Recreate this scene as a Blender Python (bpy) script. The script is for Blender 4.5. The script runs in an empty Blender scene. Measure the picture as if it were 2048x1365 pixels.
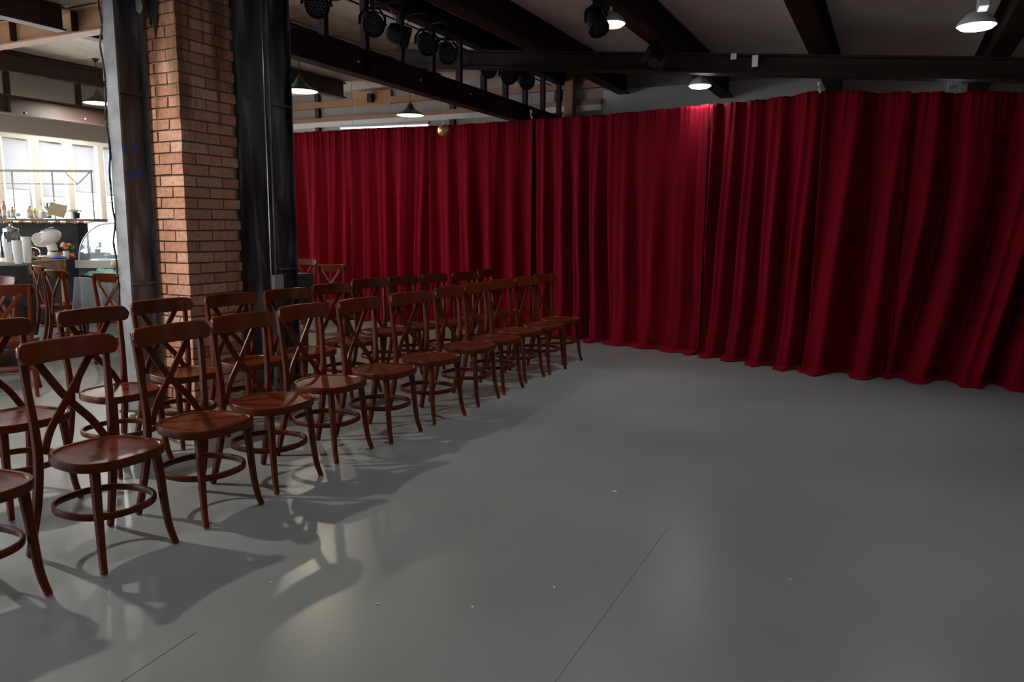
import bpy, bmesh, math, random
from mathutils import Vector, Matrix, noise
random.seed(7)
PI = math.pi
scene = bpy.context.scene
COL = scene.collection

# ------------------------------------------------------------------ camera
F_PX, PITCH, ROLL, CAM_H = 1540.1, math.radians(8.47), math.radians(-0.46), 1.348
cp, sp = math.cos(PITCH), math.sin(PITCH)
FW = Vector((0, cp, -sp)); UP0 = Vector((0, sp, cp)); RT0 = Vector((1, 0, 0))
RT = RT0 * math.cos(ROLL) - UP0 * math.sin(ROLL)
UPV = RT0 * math.sin(ROLL) + UP0 * math.cos(ROLL)
CAMP = Vector((0, 0, CAM_H))
cd = bpy.data.cameras.new('camera'); cam = bpy.data.objects.new('camera', cd); COL.objects.link(cam)
cd.sensor_width = 36; cd.sensor_fit = 'HORIZONTAL'; cd.lens = F_PX / 2048 * 36; cd.clip_start = 0.05; cd.clip_end = 300
M = Matrix((RT, UPV, -FW)).transposed().to_4x4(); M.translation = CAMP
cam.matrix_world = M
scene.camera = cam

# ------------------------------------------------------------------ world, exposure
scene.view_settings.view_transform = 'Standard'
scene.view_settings.look = 'None'
scene.view_settings.gamma = 1
scene.view_settings.exposure = -0.12
scene.view_settings.use_curve_mapping = False
world = bpy.data.worlds.new('sky'); scene.world = world; world.use_nodes = True
bg = world.node_tree.nodes['Background']
bg.inputs[0].default_value = (0.90, 0.95, 1.0, 1); bg.inputs[1].default_value = 20.0

# ------------------------------------------------------------------ frames: U along the truss, W away from the windows
O = Vector((-1.83, 6.5)); UD = Vector((0.438, 0.899)).normalized(); WD = Vector((UD.y, -UD.x))
ANG_U = math.atan2(UD.y, UD.x)                                  # turns local +x onto U; local -y is then W
def G(u, w, z=0.0):
    p = O + UD * u + WD * w
    return Vector((p.x, p.y, z))
def ray(px, py):
    return (RT * ((px - 1024) / F_PX) + UPV * (-(py - 682.5) / F_PX) + FW)
def at_z(px, py, z):
    d = ray(px, py); return CAMP + d * ((z - CAM_H) / d.z)
def at_y(px, py, y):
    d = ray(px, py); return CAMP + d * (y / d.y)
def at_w(px, py, w):                                            # on the vertical plane w = const
    d = ray(px, py); o = G(0, w)
    t = ((o - CAMP).x * WD.x + (o - CAMP).y * WD.y) / (d.x * WD.x + d.y * WD.y)
    return CAMP + d * t
def u_of(p): return (Vector((p.x, p.y)) - O).dot(UD)
def roof_z(w): return 3.62 - 0.0985 * w if w > 0 else 3.62 + 0.008 * w

# ------------------------------------------------------------------ materials
MATS = {}
def newmat(name):
    m = bpy.data.materials.new(name); m.use_nodes = True
    nt = m.node_tree; b = nt.nodes['Principled BSDF']; MATS[name] = m
    return m, nt, b
def simple(name, col, rough=0.5, metal=0.0, spec=0.5, coat=0.0, emit=None, estr=0.0, trans=0.0, vary=0.0, vscale=8.0, bump=0.0):
    m, nt, b = newmat(name)
    b.inputs['Base Color'].default_value = (*col, 1); b.inputs['Roughness'].default_value = rough
    b.inputs['Metallic'].default_value = metal; b.inputs['Specular IOR Level'].default_value = spec
    b.inputs['Coat Weight'].default_value = coat; b.inputs['Coat Roughness'].default_value = 0.12
    b.inputs['Transmission Weight'].default_value = trans
    if emit: b.inputs['Emission Color'].default_value = (*emit, 1); b.inputs['Emission Strength'].default_value = estr
    if vary or bump:
        tc = nt.nodes.new('ShaderNodeTexCoord'); nz = nt.nodes.new('ShaderNodeTexNoise')
        nz.inputs['Scale'].default_value = vscale; nz.inputs['Detail'].default_value = 6
        nt.links.new(tc.outputs['Object'], nz.inputs['Vector'])
        if vary:
            mx = nt.nodes.new('ShaderNodeMix'); mx.data_type = 'RGBA'
            mx.inputs[6].default_value = (*[c * (1 - vary) for c in col], 1)
            mx.inputs[7].default_value = (*[min(1, c * (1 + vary)) for c in col], 1)
            nt.links.new(nz.outputs['Fac'], mx.inputs[0]); nt.links.new(mx.outputs[2], b.inputs['Base Color'])
        if bump:
            bp = nt.nodes.new('ShaderNodeBump'); bp.inputs['Strength'].default_value = bump; bp.inputs['Distance'].default_value = 0.01
            nt.links.new(nz.outputs['Fac'], bp.inputs['Height']); nt.links.new(bp.outputs[0], b.inputs['Normal'])
    return m
def ramp(nt, src, stops):
    r = nt.nodes.new('ShaderNodeValToRGB'); e = r.color_ramp.elements
    while len(e) > 1: e.remove(e[-1])
    e[0].position = stops[0][0]; e[0].color = (*stops[0][1], 1)
    for p, c in stops[1:]:
        n = e.new(p); n.color = (*c, 1)
    nt.links.new(src, r.inputs[0]); return r

def wood_mat(name, dark, light, rough=0.3, stretch=(1, 1, 14), scale=6, coat=0.35, spec=0.5):
    m, nt, b = newmat(name)
    tc = nt.nodes.new('ShaderNodeTexCoord'); mp = nt.nodes.new('ShaderNodeMapping'); nz = nt.nodes.new('ShaderNodeTexNoise')
    oi = nt.nodes.new('ShaderNodeObjectInfo'); ad = nt.nodes.new('ShaderNodeVectorMath'); ad.operation = 'ADD'
    mp.inputs['Scale'].default_value = [scale * 3 / s if s > 1 else scale * 3 for s in stretch]
    nz.inputs['Scale'].default_value = 3.0; nz.inputs['Detail'].default_value = 8
    nt.links.new(tc.outputs['Object'], mp.inputs[0]); nt.links.new(mp.outputs[0], ad.inputs[0])
    nt.links.new(oi.outputs['Random'], ad.inputs[1]); nt.links.new(ad.outputs[0], nz.inputs['Vector'])
    r = ramp(nt, nz.outputs['Fac'], [(0.3, dark), (0.7, light)])
    nt.links.new(r.outputs[0], b.inputs['Base Color'])
    b.inputs['Roughness'].default_value = rough; b.inputs['Coat Weight'].default_value = coat; b.inputs['Coat Roughness'].default_value = 0.2; b.inputs['Specular IOR Level'].default_value = spec
    return m
wood_mat('chair_wood', (0.074, 0.012, 0.0035), (0.102, 0.018, 0.005), rough=0.3, coat=0.0, spec=0.16, scale=2)
wood_mat('tan_wood', (0.30, 0.14, 0.05), (0.46, 0.24, 0.10), rough=0.5, coat=0.0)
wood_mat('table_wood', (0.36, 0.19, 0.07), (0.52, 0.30, 0.13), rough=0.35, coat=0.2)
simple('frame_paint', (0.42, 0.36, 0.28), 0.5, vary=0.15)
simple('black_plastic', (0.012, 0.012, 0.013), 0.4)
simple('can_black', (0.005, 0.005, 0.006), 0.55, spec=0.25)
simple('lens_dark', (0.03, 0.03, 0.034), 0.15, coat=0.5)
simple('seam_grey', (0.07, 0.07, 0.068), 0.8)
simple('rubber', (0.02, 0.02, 0.02), 0.7)
simple('glide', (0.25, 0.24, 0.22), 0.5)
simple('white_paint', (0.62, 0.62, 0.60), 0.5, vary=0.05)
simple('white_enamel', (0.75, 0.74, 0.72), 0.25, coat=0.4)
simple('lamp_white', (0.55, 0.55, 0.54), 0.35)
simple('pendant_green', (0.035, 0.045, 0.030), 0.35, coat=0.3)
simple('pendant_inner', (0.75, 0.72, 0.62), 0.4)
simple('bulb_warm', (1, 1, 1), 0.5, emit=(1.0, 0.90, 0.70), estr=3.0)
simple('diffuser', (1, 1, 1), 0.5, emit=(0.92, 0.97, 1.0), estr=40)
simple('tube_light', (1, 1, 1), 0.5, emit=(0.95, 0.93, 0.92), estr=1.0)
simple('gold', (0.62, 0.47, 0.20), 0.32, metal=0.8, vary=0.1, vscale=40)
simple('tape_blue', (0.010, 0.07, 0.40), 0.6)
simple('socket_white', (0.42, 0.42, 0.42), 0.5)
simple('beam_brown', (0.040, 0.014, 0.010), 0.55, vary=0.35, vscale=3)
simple('beam_dark', (0.022, 0.008, 0.006), 0.6, spec=0.2, vary=0.3, vscale=3)
simple('beam_tan', (0.30, 0.15, 0.075), 0.55, vary=0.25, vscale=4)
simple('beam_far', (0.085, 0.050, 0.042), 0.5, vary=0.3, vscale=4)
simple('black_cloth', (0.010, 0.011, 0.013), 0.85, vary=0.3, bump=0.2)
simple('grey_cloth', (0.075, 0.078, 0.082), 0.8, vary=0.25, bump=0.3)
simple('case_grey', (0.07, 0.07, 0.07), 0.5)
simple('mortar', (0.22, 0.17, 0.13), 0.95, vary=0.3, vscale=30, bump=0.6)
simple('cable_black', (0.008, 0.008, 0.008), 0.5)
simple('leaf', (0.045, 0.12, 0.03), 0.5, vary=0.4)
simple('leaf_light', (0.14, 0.22, 0.06), 0.5, vary=0.4)
simple('red', (0.5, 0.05, 0.04), 0.5); simple('orange', (0.6, 0.22, 0.05), 0.5); simple('yellow', (0.6, 0.48, 0.06), 0.5)
simple('pink', (0.6, 0.32, 0.30), 0.5); simple('blue', (0.05, 0.12, 0.40), 0.5); simple('straw', (0.55, 0.43, 0.26), 0.8, vary=0.3, vscale=60, bump=0.5)
simple('cork', (0.45, 0.36, 0.22), 0.6); simple('paper', (0.7, 0.7, 0.68), 0.8); simple('steel', (0.5, 0.5, 0.5), 0.3, metal=0.9)
simple('panel_grey', (0.33, 0.29, 0.27), 0.5, vary=0.12, vscale=3)
simple('wall_cream', (0.80, 0.75, 0.66), 0.8, vary=0.06, vscale=2)
simple('wall_dark', (0.20, 0.18, 0.17), 0.85, vary=0.1, vscale=2)
simple('foam', (0.40, 0.40, 0.38), 0.8)
simple('tar', (0.012, 0.010, 0.009), 0.7)

def glass_mat(name, col, alpha):
    m = bpy.data.materials.new(name); m.use_nodes = True; nt = m.node_tree; nt.nodes.clear(); MATS[name] = m
    o = nt.nodes.new('ShaderNodeOutputMaterial'); mx = nt.nodes.new('ShaderNodeMixShader')
    t = nt.nodes.new('ShaderNodeBsdfTransparent'); g = nt.nodes.new('ShaderNodeBsdfGlossy')
    t.inputs[0].default_value = (*col, 1); g.inputs['Roughness'].default_value = 0.03
    mx.inputs[0].default_value = alpha
    nt.links.new(t.outputs[0], mx.inputs[1]); nt.links.new(g.outputs[0], mx.inputs[2]); nt.links.new(mx.outputs[0], o.inputs[0])
    return m
glass_mat('pane', (0.97, 0.98, 1.0), 0.06); glass_mat('case_glass', (0.72, 0.86, 0.93), 0.2)
glass_mat('bottle_clear', (0.85, 0.93, 0.90), 0.18); glass_mat('bottle_green', (0.35, 0.75, 0.50), 0.12); simple('cup_clear', (0.75, 0.77, 0.78), 0.25)
def case_mat():
    m = MATS['case_glass']; nt = m.node_tree; out = [n for n in nt.nodes if n.type == 'OUTPUT_MATERIAL'][0]; src = out.inputs[0].links[0].from_socket
    d = nt.nodes.new('ShaderNodeBsdfDiffuse'); d.inputs[0].default_value = (0.62, 0.78, 0.86, 1); mx = nt.nodes.new('ShaderNodeMixShader'); mx.inputs[0].default_value = 0.22
    nt.links.new(src, mx.inputs[1]); nt.links.new(d.outputs[0], mx.inputs[2]); nt.links.new(mx.outputs[0], out.inputs[0])
case_mat()
def blind_mat():
    m = bpy.data.materials.new('blind_fabric'); m.use_nodes = True; nt = m.node_tree; nt.nodes.clear(); MATS['blind_fabric'] = m
    o = nt.nodes.new('ShaderNodeOutputMaterial'); mx = nt.nodes.new('ShaderNodeMixShader')
    t = nt.nodes.new('ShaderNodeBsdfTranslucent'); d = nt.nodes.new('ShaderNodeBsdfDiffuse')
    t.inputs[0].default_value = (0.085, 0.088, 0.092, 1); d.inputs[0].default_value = (0.7, 0.7, 0.72, 1); mx.inputs[0].default_value = 0.5
    nt.links.new(t.outputs[0], mx.inputs[1]); nt.links.new(d.outputs[0], mx.inputs[2]); nt.links.new(mx.outputs[0], o.inputs[0])
blind_mat()
def velvet():
    m, nt, b = newmat('red_velvet')
    tc = nt.nodes.new('ShaderNodeTexCoord'); nz = nt.nodes.new('ShaderNodeTexNoise'); nz.inputs['Scale'].default_value = 1.5; nz.inputs['Detail'].default_value = 5
    nt.links.new(tc.outputs['Object'], nz.inputs['Vector'])
    r = ramp(nt, nz.outputs['Fac'], [(0.3, (0.125, 0.0003, 0.0055)), (0.7, (0.155, 0.0004, 0.0075))])
    nt.links.new(r.outputs[0], b.inputs['Base Color'])
    b.inputs['Roughness'].default_value = 0.85; b.inputs['Specular IOR Level'].default_value = 0.08
    b.inputs['Sheen Weight'].default_value = 0.12; b.inputs['Sheen Roughness'].default_value = 0.4; b.inputs['Sheen Tint'].default_value = (0.8, 0.02, 0.10, 1)
velvet()
def brick_mat():
    m, nt, b = newmat('brick')
    oi = nt.nodes.new('ShaderNodeObjectInfo'); geo = nt.nodes.new('ShaderNodeNewGeometry')
    r = ramp(nt, oi.outputs['Random'], [(0.0, (0.50, 0.24, 0.15)), (0.5, (0.60, 0.32, 0.22)), (1.0, (0.68, 0.41, 0.30))])
    nz = nt.nodes.new('ShaderNodeTexNoise'); nz.inputs['Scale'].default_value = 35; nz.inputs['Detail'].default_value = 8
    nt.links.new(geo.outputs['Position'], nz.inputs['Vector'])
    r2 = ramp(nt, nz.outputs['Fac'], [(0.25, (0.55, 0.50, 0.47)), (0.6, (1, 1, 1))])
    mx = nt.nodes.new('ShaderNodeMix'); mx.data_type = 'RGBA'; mx.blend_type = 'MULTIPLY'; mx.inputs[0].default_value = 0.7
    nt.links.new(r.outputs[0], mx.inputs[6]); nt.links.new(r2.outputs[0], mx.inputs[7])
    # sooty runs down the upper part, with a shape of their own
    mp = nt.nodes.new('ShaderNodeMapping'); mp.inputs['Scale'].default_value = (9, 9, 0.9)
    st = nt.nodes.new('ShaderNodeTexNoise'); st.inputs['Scale'].default_value = 1.0; st.inputs['Detail'].default_value = 4
    nt.links.new(geo.outputs['Position'], mp.inputs[0]); nt.links.new(mp.outputs[0], st.inputs['Vector'])
    sep = nt.nodes.new('ShaderNodeSeparateXYZ'); nt.links.new(geo.outputs['Position'], sep.inputs[0])
    mr = nt.nodes.new('ShaderNodeMapRange'); mr.inputs[1].default_value = 1.6; mr.inputs[2].default_value = 2.6; mr.inputs[3].default_value = -0.12; mr.inputs[4].default_value = 0.12
    nt.links.new(sep.outputs['Z'], mr.inputs[0])
    ad = nt.nodes.new('ShaderNodeMath'); nt.links.new(st.outputs['Fac'], ad.inputs[0]); nt.links.new(mr.outputs[0], ad.inputs[1])
    r3 = ramp(nt, ad.outputs[0], [(0.50, (1, 1, 1)), (0.66, (0.42, 0.36, 0.30))])
    mx2 = nt.nodes.new('ShaderNodeMix'); mx2.data_type = 'RGBA'; mx2.blend_type = 'MULTIPLY'; mx2.inputs[0].default_value = 1
    nt.links.new(mx.outputs[2], mx2.inputs[6]); nt.links.new(r3.outputs[0], mx2.inputs[7])
    nt.links.new(mx2.outputs[2], b.inputs['Base Color'])
    bp = nt.nodes.new('ShaderNodeBump'); bp.inputs['Strength'].default_value = 0.5; bp.inputs['Distance'].default_value = 0.006
    nt.links.new(nz.outputs['Fac'], bp.inputs['Height']); nt.links.new(bp.outputs[0], b.inputs['Normal'])
    b.inputs['Roughness'].default_value = 0.9
brick_mat()
def column_mat():
    m, nt, b = newmat('column_steel')
    geo = nt.nodes.new('ShaderNodeNewGeometry'); mp = nt.nodes.new('ShaderNodeMapping'); mp.inputs['Scale'].default_value = (9, 9, 1.6)
    nz = nt.nodes.new('ShaderNodeTexNoise'); nz.inputs['Scale'].default_value = 1.0; nz.inputs['Detail'].default_value = 5; nz.inputs['Distortion'].default_value = 0.6
    nt.links.new(geo.outputs['Position'], mp.inputs[0]); nt.links.new(mp.outputs[0], nz.inputs['Vector'])
    r = ramp(nt, nz.outputs['Fac'], [(0.35, (0.014, 0.016, 0.021)), (0.52, (0.052, 0.058, 0.072)), (0.70, (0.22, 0.24, 0.28))])  # streaky paint; the paler tones also put the steel's grey sheen into the colour
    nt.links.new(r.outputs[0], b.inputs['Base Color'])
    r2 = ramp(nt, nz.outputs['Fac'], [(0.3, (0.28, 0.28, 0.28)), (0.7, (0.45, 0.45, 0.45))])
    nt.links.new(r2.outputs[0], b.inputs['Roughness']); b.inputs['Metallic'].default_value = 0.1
column_mat()
def floor_mat():
    m, nt, b = newmat('floor_epoxy')
    geo = nt.nodes.new('ShaderNodeNewGeometry')
    n1 = nt.nodes.new('ShaderNodeTexNoise'); n1.inputs['Scale'].default_value = 0.8; n1.inputs['Detail'].default_value = 6
    n2 = nt.nodes.new('ShaderNodeTexNoise'); n2.inputs['Scale'].default_value = 60; n2.inputs['Detail'].default_value = 4
    nt.links.new(geo.outputs['Position'], n1.inputs['Vector']); nt.links.new(geo.outputs['Position'], n2.inputs['Vector'])
    r = ramp(nt, n1.outputs['Fac'], [(0.3, (0.172, 0.186, 0.180)), (0.7, (0.205, 0.218, 0.212))])
    # scuffs: thin dark streaks where a stretched noise peaks
    mp = nt.nodes.new('ShaderNodeMapping'); mp.inputs['Scale'].default_value = (14, 2.2, 1); mp.inputs['Rotation'].default_value = (0, 0, 0.5)
    n3 = nt.nodes.new('ShaderNodeTexNoise'); n3.inputs['Scale'].default_value = 5.0; n3.inputs['Detail'].default_value = 9; n3.inputs['Roughness'].default_value = 0.7
    nt.links.new(geo.outputs['Position'], mp.inputs[0]); nt.links.new(mp.outputs[0], n3.inputs['Vector'])
    r3 = ramp(nt, n3.outputs['Fac'], [(0.66, (1, 1, 1)), (0.74, (0.90, 0.89, 0.88))])
    mx = nt.nodes.new('ShaderNodeMix'); mx.data_type = 'RGBA'; mx.blend_type = 'MULTIPLY'; mx.inputs[0].default_value = 1
    nt.links.new(r.outputs[0], mx.inputs[6]); nt.links.new(r3.outputs[0], mx.inputs[7]); nt.links.new(mx.outputs[2], b.inputs['Base Color'])
    ad = nt.nodes.new('ShaderNodeMapRange'); ad.inputs[3].default_value = 0.22; ad.inputs[4].default_value = 0.40
    nt.links.new(n1.outputs['Fac'], ad.inputs[0]); nt.links.new(ad.outputs[0], b.inputs['Roughness'])
    bp = nt.nodes.new('ShaderNodeBump'); bp.inputs['Strength'].default_value = 0.06; bp.inputs['Distance'].default_value = 0.004
    nt.links.new(n2.outputs['Fac'], bp.inputs['Height']); nt.links.new(bp.outputs[0], b.inputs['Normal'])
    b.inputs['Specular IOR Level'].default_value = 0.5
floor_mat()
def corrugated(name, c0, c1, scale, rough, bump):
    m, nt, b = newmat(name)
    geo = nt.nodes.new('ShaderNodeNewGeometry'); mp = nt.nodes.new('ShaderNodeMapping'); mp.inputs['Rotation'].default_value = (0, 0, -ANG_U)
    wv = nt.nodes.new('ShaderNodeTexWave'); wv.bands_direction = 'X'; wv.inputs['Scale'].default_value = scale; wv.inputs['Distortion'].default_value = 0.3
    nz = nt.nodes.new('ShaderNodeTexNoise'); nz.inputs['Scale'].default_value = 2.0; nz.inputs['Detail'].default_value = 5
    mp2 = nt.nodes.new('ShaderNodeMapping'); mp2.inputs['Rotation'].default_value = (0, 0, -ANG_U); mp2.inputs['Scale'].default_value = (3, 0.4, 1)
    nt.links.new(geo.outputs['Position'], mp.inputs[0]); nt.links.new(mp.outputs[0], wv.inputs['Vector'])
    nt.links.new(geo.outputs['Position'], mp2.inputs[0]); nt.links.new(mp2.outputs[0], nz.inputs['Vector'])
    r = ramp(nt, nz.outputs['Fac'], [(0.3, c0), (0.7, c1)]); nt.links.new(r.outputs[0], b.inputs['Base Color'])
    bp = nt.nodes.new('ShaderNodeBump'); bp.inputs['Strength'].default_value = bump; bp.inputs['Distance'].default_value = 0.01
    nt.links.new(wv.outputs['Fac'], bp.inputs['Height']); nt.links.new(bp.outputs[0], b.inputs['Normal'])
    b.inputs['Roughness'].default_value = rough
corrugated('ceil_panel', (0.78, 0.64, 0.60), (0.88, 0.75, 0.70), 12, 0.42, 0.25)
corrugated('ceil_plank', (0.42, 0.34, 0.25), (0.58, 0.50, 0.40), 5, 0.6, 0.3)
def sequin():
    m, nt, b = newmat('green_sequin')
    tc = nt.nodes.new('ShaderNodeTexCoord'); vo = nt.nodes.new('ShaderNodeTexVoronoi'); vo.inputs['Scale'].default_value = 60
    nt.links.new(tc.outputs['Object'], vo.inputs['Vector'])
    r = ramp(nt, vo.outputs['Color'], [(0.2, (0.005, 0.10, 0.05)), (0.8, (0.03, 0.36, 0.20))]); nt.links.new(r.outputs[0], b.inputs['Base Color'])
    b.inputs['Metallic'].default_value = 0.6; b.inputs['Roughness'].default_value = 0.25
    bp = nt.nodes.new('ShaderNodeBump'); bp.inputs['Strength'].default_value = 0.8; nt.links.new(vo.outputs['Color'], bp.inputs['Height']); nt.links.new(bp.outputs[0], b.inputs['Normal'])
sequin()

# ------------------------------------------------------------------ mesh helpers
class MB:
    def __init__(self): self.v = []; self.f = []
    def add(self, vs, fs):
        n = len(self.v); self.v += [tuple(p) for p in vs]; self.f += [tuple(i + n for i in f) for f in fs]; return self
    def box(self, c, s, mat=None):
        x, y, z = (q / 2 for q in s); vs = [Vector((i * x, j * y, k * z)) for i in (-1, 1) for j in (-1, 1) for k in (-1, 1)]
        if mat is not None: vs = [mat @ p for p in vs]
        c = Vector(c); return self.add([p + c for p in vs], [(0, 1, 3, 2), (4, 6, 7, 5), (0, 4, 5, 1), (2, 3, 7, 6), (0, 2, 6, 4), (1, 5, 7, 3)])
    def hexa(self, low, high):                                 # two quads, same order
        n = len(low); fs = [tuple(range(n - 1, -1, -1)), tuple(range(n, 2 * n))] + [(i, (i + 1) % n, (i + 1) % n + n, i + n) for i in range(n)]
        return self.add(list(low) + list(high), fs)
    def lathe(self, prof, n=24, c=(0, 0, 0), mat=None, cap=True):
        vs = []; c = Vector(c)
        for r, z in prof:
            for i in range(n):
                a = 2 * PI * i / n; p = Vector((r * math.cos(a), r * math.sin(a), z))
                vs.append((mat @ p if mat is not None else p) + c)
        fs = [(k * n + i, k * n + (i + 1) % n, (k + 1) * n + (i + 1) % n, (k + 1) * n + i) for k in range(len(prof) - 1) for i in range(n)]
        if cap: fs += [tuple(range(n - 1, -1, -1)), tuple((len(prof) - 1) * n + i for i in range(n))]
        return self.add(vs, fs)
    def sweep(self, pts, rad, n=8, ref=Vector((0, 0, 1)), closed=False, power=2.0):
        pts = [Vector(p) for p in pts]; N = len(pts); vs = []
        for i, p in enumerate(pts):
            if closed: t = (pts[(i + 1) % N] - pts[i - 1]).normalized()
            else: t = (pts[min(i + 1, N - 1)] - pts[max(i - 1, 0)]).normalized()
            a = ref.cross(t)
            if a.length < 1e-3: a = Vector((1, 0, 0)).cross(t)
            a.normalize(); b = t.cross(a)
            r = rad[i] if isinstance(rad, list) else rad
            rx, ry = r if isinstance(r, tuple) else (r, r)
            for k in range(n):
                an = 2 * PI * (k + 0.5) / n; ca, sa = math.cos(an), math.sin(an)
                e = 2 / power
                vs.append(p + a * (rx * math.copysign(abs(ca) ** e, ca)) + b * (ry * math.copysign(abs(sa) ** e, sa)))
        fs = []
        for i in range(N if closed else N - 1):
            j = (i + 1) % N
            fs += [(i * n + k, i * n + (k + 1) % n, j * n + (k + 1) % n, j * n + k) for k in range(n)]
        if not closed: fs += [tuple(range(n - 1, -1, -1)), tuple((N - 1) * n + k for k in range(n))]
        return self.add(vs, fs)
    def ball(self, c, r, seg=16, ring=10, sc=(1, 1, 1), mat=None):
        prof = [(r * math.sin(PI * i / ring), -r * math.cos(PI * i / ring)) for i in range(ring + 1)]
        prof[0] = (r * 0.01, -r); prof[-1] = (r * 0.01, r)
        S = Matrix.Diagonal(sc); m2 = (mat @ S) if mat is not None else S
        return self.lathe(prof, seg, c, m2)
    def build(self, name, mat, parent=None, smooth=True, loc=None, rot=None, bevel=0):
        me = bpy.data.meshes.new(name); me.from_pydata(self.v, [], self.f); me.validate()
        bm = bmesh.new(); bm.from_mesh(me); bmesh.ops.recalc_face_normals(bm, faces=bm.faces)
        if bevel: bmesh.ops.bevel(bm, geom=list(bm.edges), offset=bevel, segments=1, affect='EDGES')
        bm.to_mesh(me); bm.free()
        me.materials.append(MATS[mat]); o = bpy.data.objects.new(name, me); COL.objects.link(o)
        if smooth:
            me.polygons.foreach_set('use_smooth', [True] * len(me.polygons)); me.set_sharp_from_angle(angle=math.radians(38))
        if parent: o.parent = parent
        if loc is not None: o.location = loc
        if rot is not None: o.rotation_euler = rot
        return o
def cr(pts, n=6):                                               # Catmull-Rom resampling
    P = [Vector(p) for p in pts]; out = []
    for i in range(len(P) - 1):
        a, b, c, d = P[max(i - 1, 0)], P[i], P[i + 1], P[min(i + 2, len(P) - 1)]
        for k in range(n):
            t = k / n; out.append(0.5 * ((2 * b) + (c - a) * t + (2 * a - 5 * b + 4 * c - d) * t * t + (3 * b - a - 3 * c + d) * t ** 3))
    out.append(P[-1]); return out
def tag(o, label=None, cat=None, group=None, kind=None):
    if label: o['label'] = label
    if cat: o['category'] = cat
    if group: o['group'] = group
    if kind: o['kind'] = kind
    return o
def thing(name, label, cat, loc=(0, 0, 0), rz=0.0, group=None):
    o = bpy.data.objects.new(name, None); COL.objects.link(o); o.empty_display_size = 0.1
    o.location = loc; o.rotation_euler = (0, 0, rz); return tag(o, label, cat, group)
def copy_tree(o, parent=None):
    c = o.copy(); COL.objects.link(c); c.parent = parent
    for ch in list(o.children): copy_tree(ch, c)
    return c
def lamp(name, kind, parent, loc, energy, color, size=0.2, spread=None, rot=(0, 0, 0)):
    l = bpy.data.lights.new(name, kind); l.energy = energy; l.color = color
    if kind == 'AREA':
        l.shape = 'DISK'; l.size = size
        if spread: l.spread = spread
    else: l.shadow_soft_size = size
    o = bpy.data.objects.new(name, l); COL.objects.link(o); o.parent = parent; o.location = loc; o.rotation_euler = rot
    return o

# ------------------------------------------------------------------ the setting
U0, U1, W0, W1 = -9.0, 5.9, -6.45, 9.0
def quad_slab(name, mat, pts, thick, kind='structure', nrm=Vector((0, 0, -1))):
    m = MB(); m.hexa([Vector(p) for p in pts], [Vector(p) + nrm * thick for p in pts])
    return tag(m.build(name, mat, smooth=False), kind=kind)
quad_slab('floor', 'floor_epoxy', [G(U0, W0), G(U1, W0), G(U1, W1), G(U0, W1)], 0.2)
quad_slab('ceiling', 'ceil_panel', [G(U0, 0, roof_z(0)), G(U1, 0, roof_z(0)), G(U1, W1, roof_z(W1)), G(U0, W1, roof_z(W1))], 0.15, nrm=Vector((0, 0, 1)))
quad_slab('ceiling_side', 'ceil_plank', [G(U0, W0, roof_z(W0)), G(U1, W0, roof_z(W0)), G(U1, 0, roof_z(0)), G(U0, 0, roof_z(0))], 0.15, nrm=Vector((0, 0, 1)))
uv3 = Vector((UD.x, UD.y, 0)); wv3 = Vector((WD.x, WD.y, 0))
quad_slab('wall_end', 'panel_grey', [G(U1, W0), G(U1, W1), G(U1, W1, 3.8), G(U1, W0, 3.8)], 0.2, nrm=uv3)
quad_slab('wall_right', 'wall_dark', [G(U0, W1), G(U1, W1), G(U1, W1, 3.8), G(U0, W1, 3.8)], 0.2, nrm=wv3)
# window wall: sill wall, header, piers between openings
Z_S, Z_H, BAY, OPEN = 0.95, 2.50, 0.51, 0.415
bays = [1.54 + BAY * k for k in range(-12, 9)]                   # left edge (u) of each opening
m = MB()
def wbox(mb, u0, u1, w0, w1, z0, z1):
    return mb.hexa([G(u0, w0, z0), G(u1, w0, z0), G(u1, w1, z0), G(u0, w1, z0)], [G(u0, w0, z1), G(u1, w0, z1), G(u1, w1, z1), G(u0, w1, z1)])
wbox(m, U0, U1, W0 - 0.2, W0, 0, Z_S); wbox(m, U0, U1, W0 - 0.2, W0, Z_H, 3.8)
wbox(m, U0, bays[0], W0 - 0.2, W0, Z_S, Z_H); wbox(m, bays[-1] + OPEN, U1, W0 - 0.2, W0, Z_S, Z_H)
for b in bays[:-1]: wbox(m, b + OPEN, b + BAY, W0 - 0.2, W0, Z_S, Z_H)
tag(m.build('wall_left', 'wall_cream', smooth=False), kind='structure')
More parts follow.
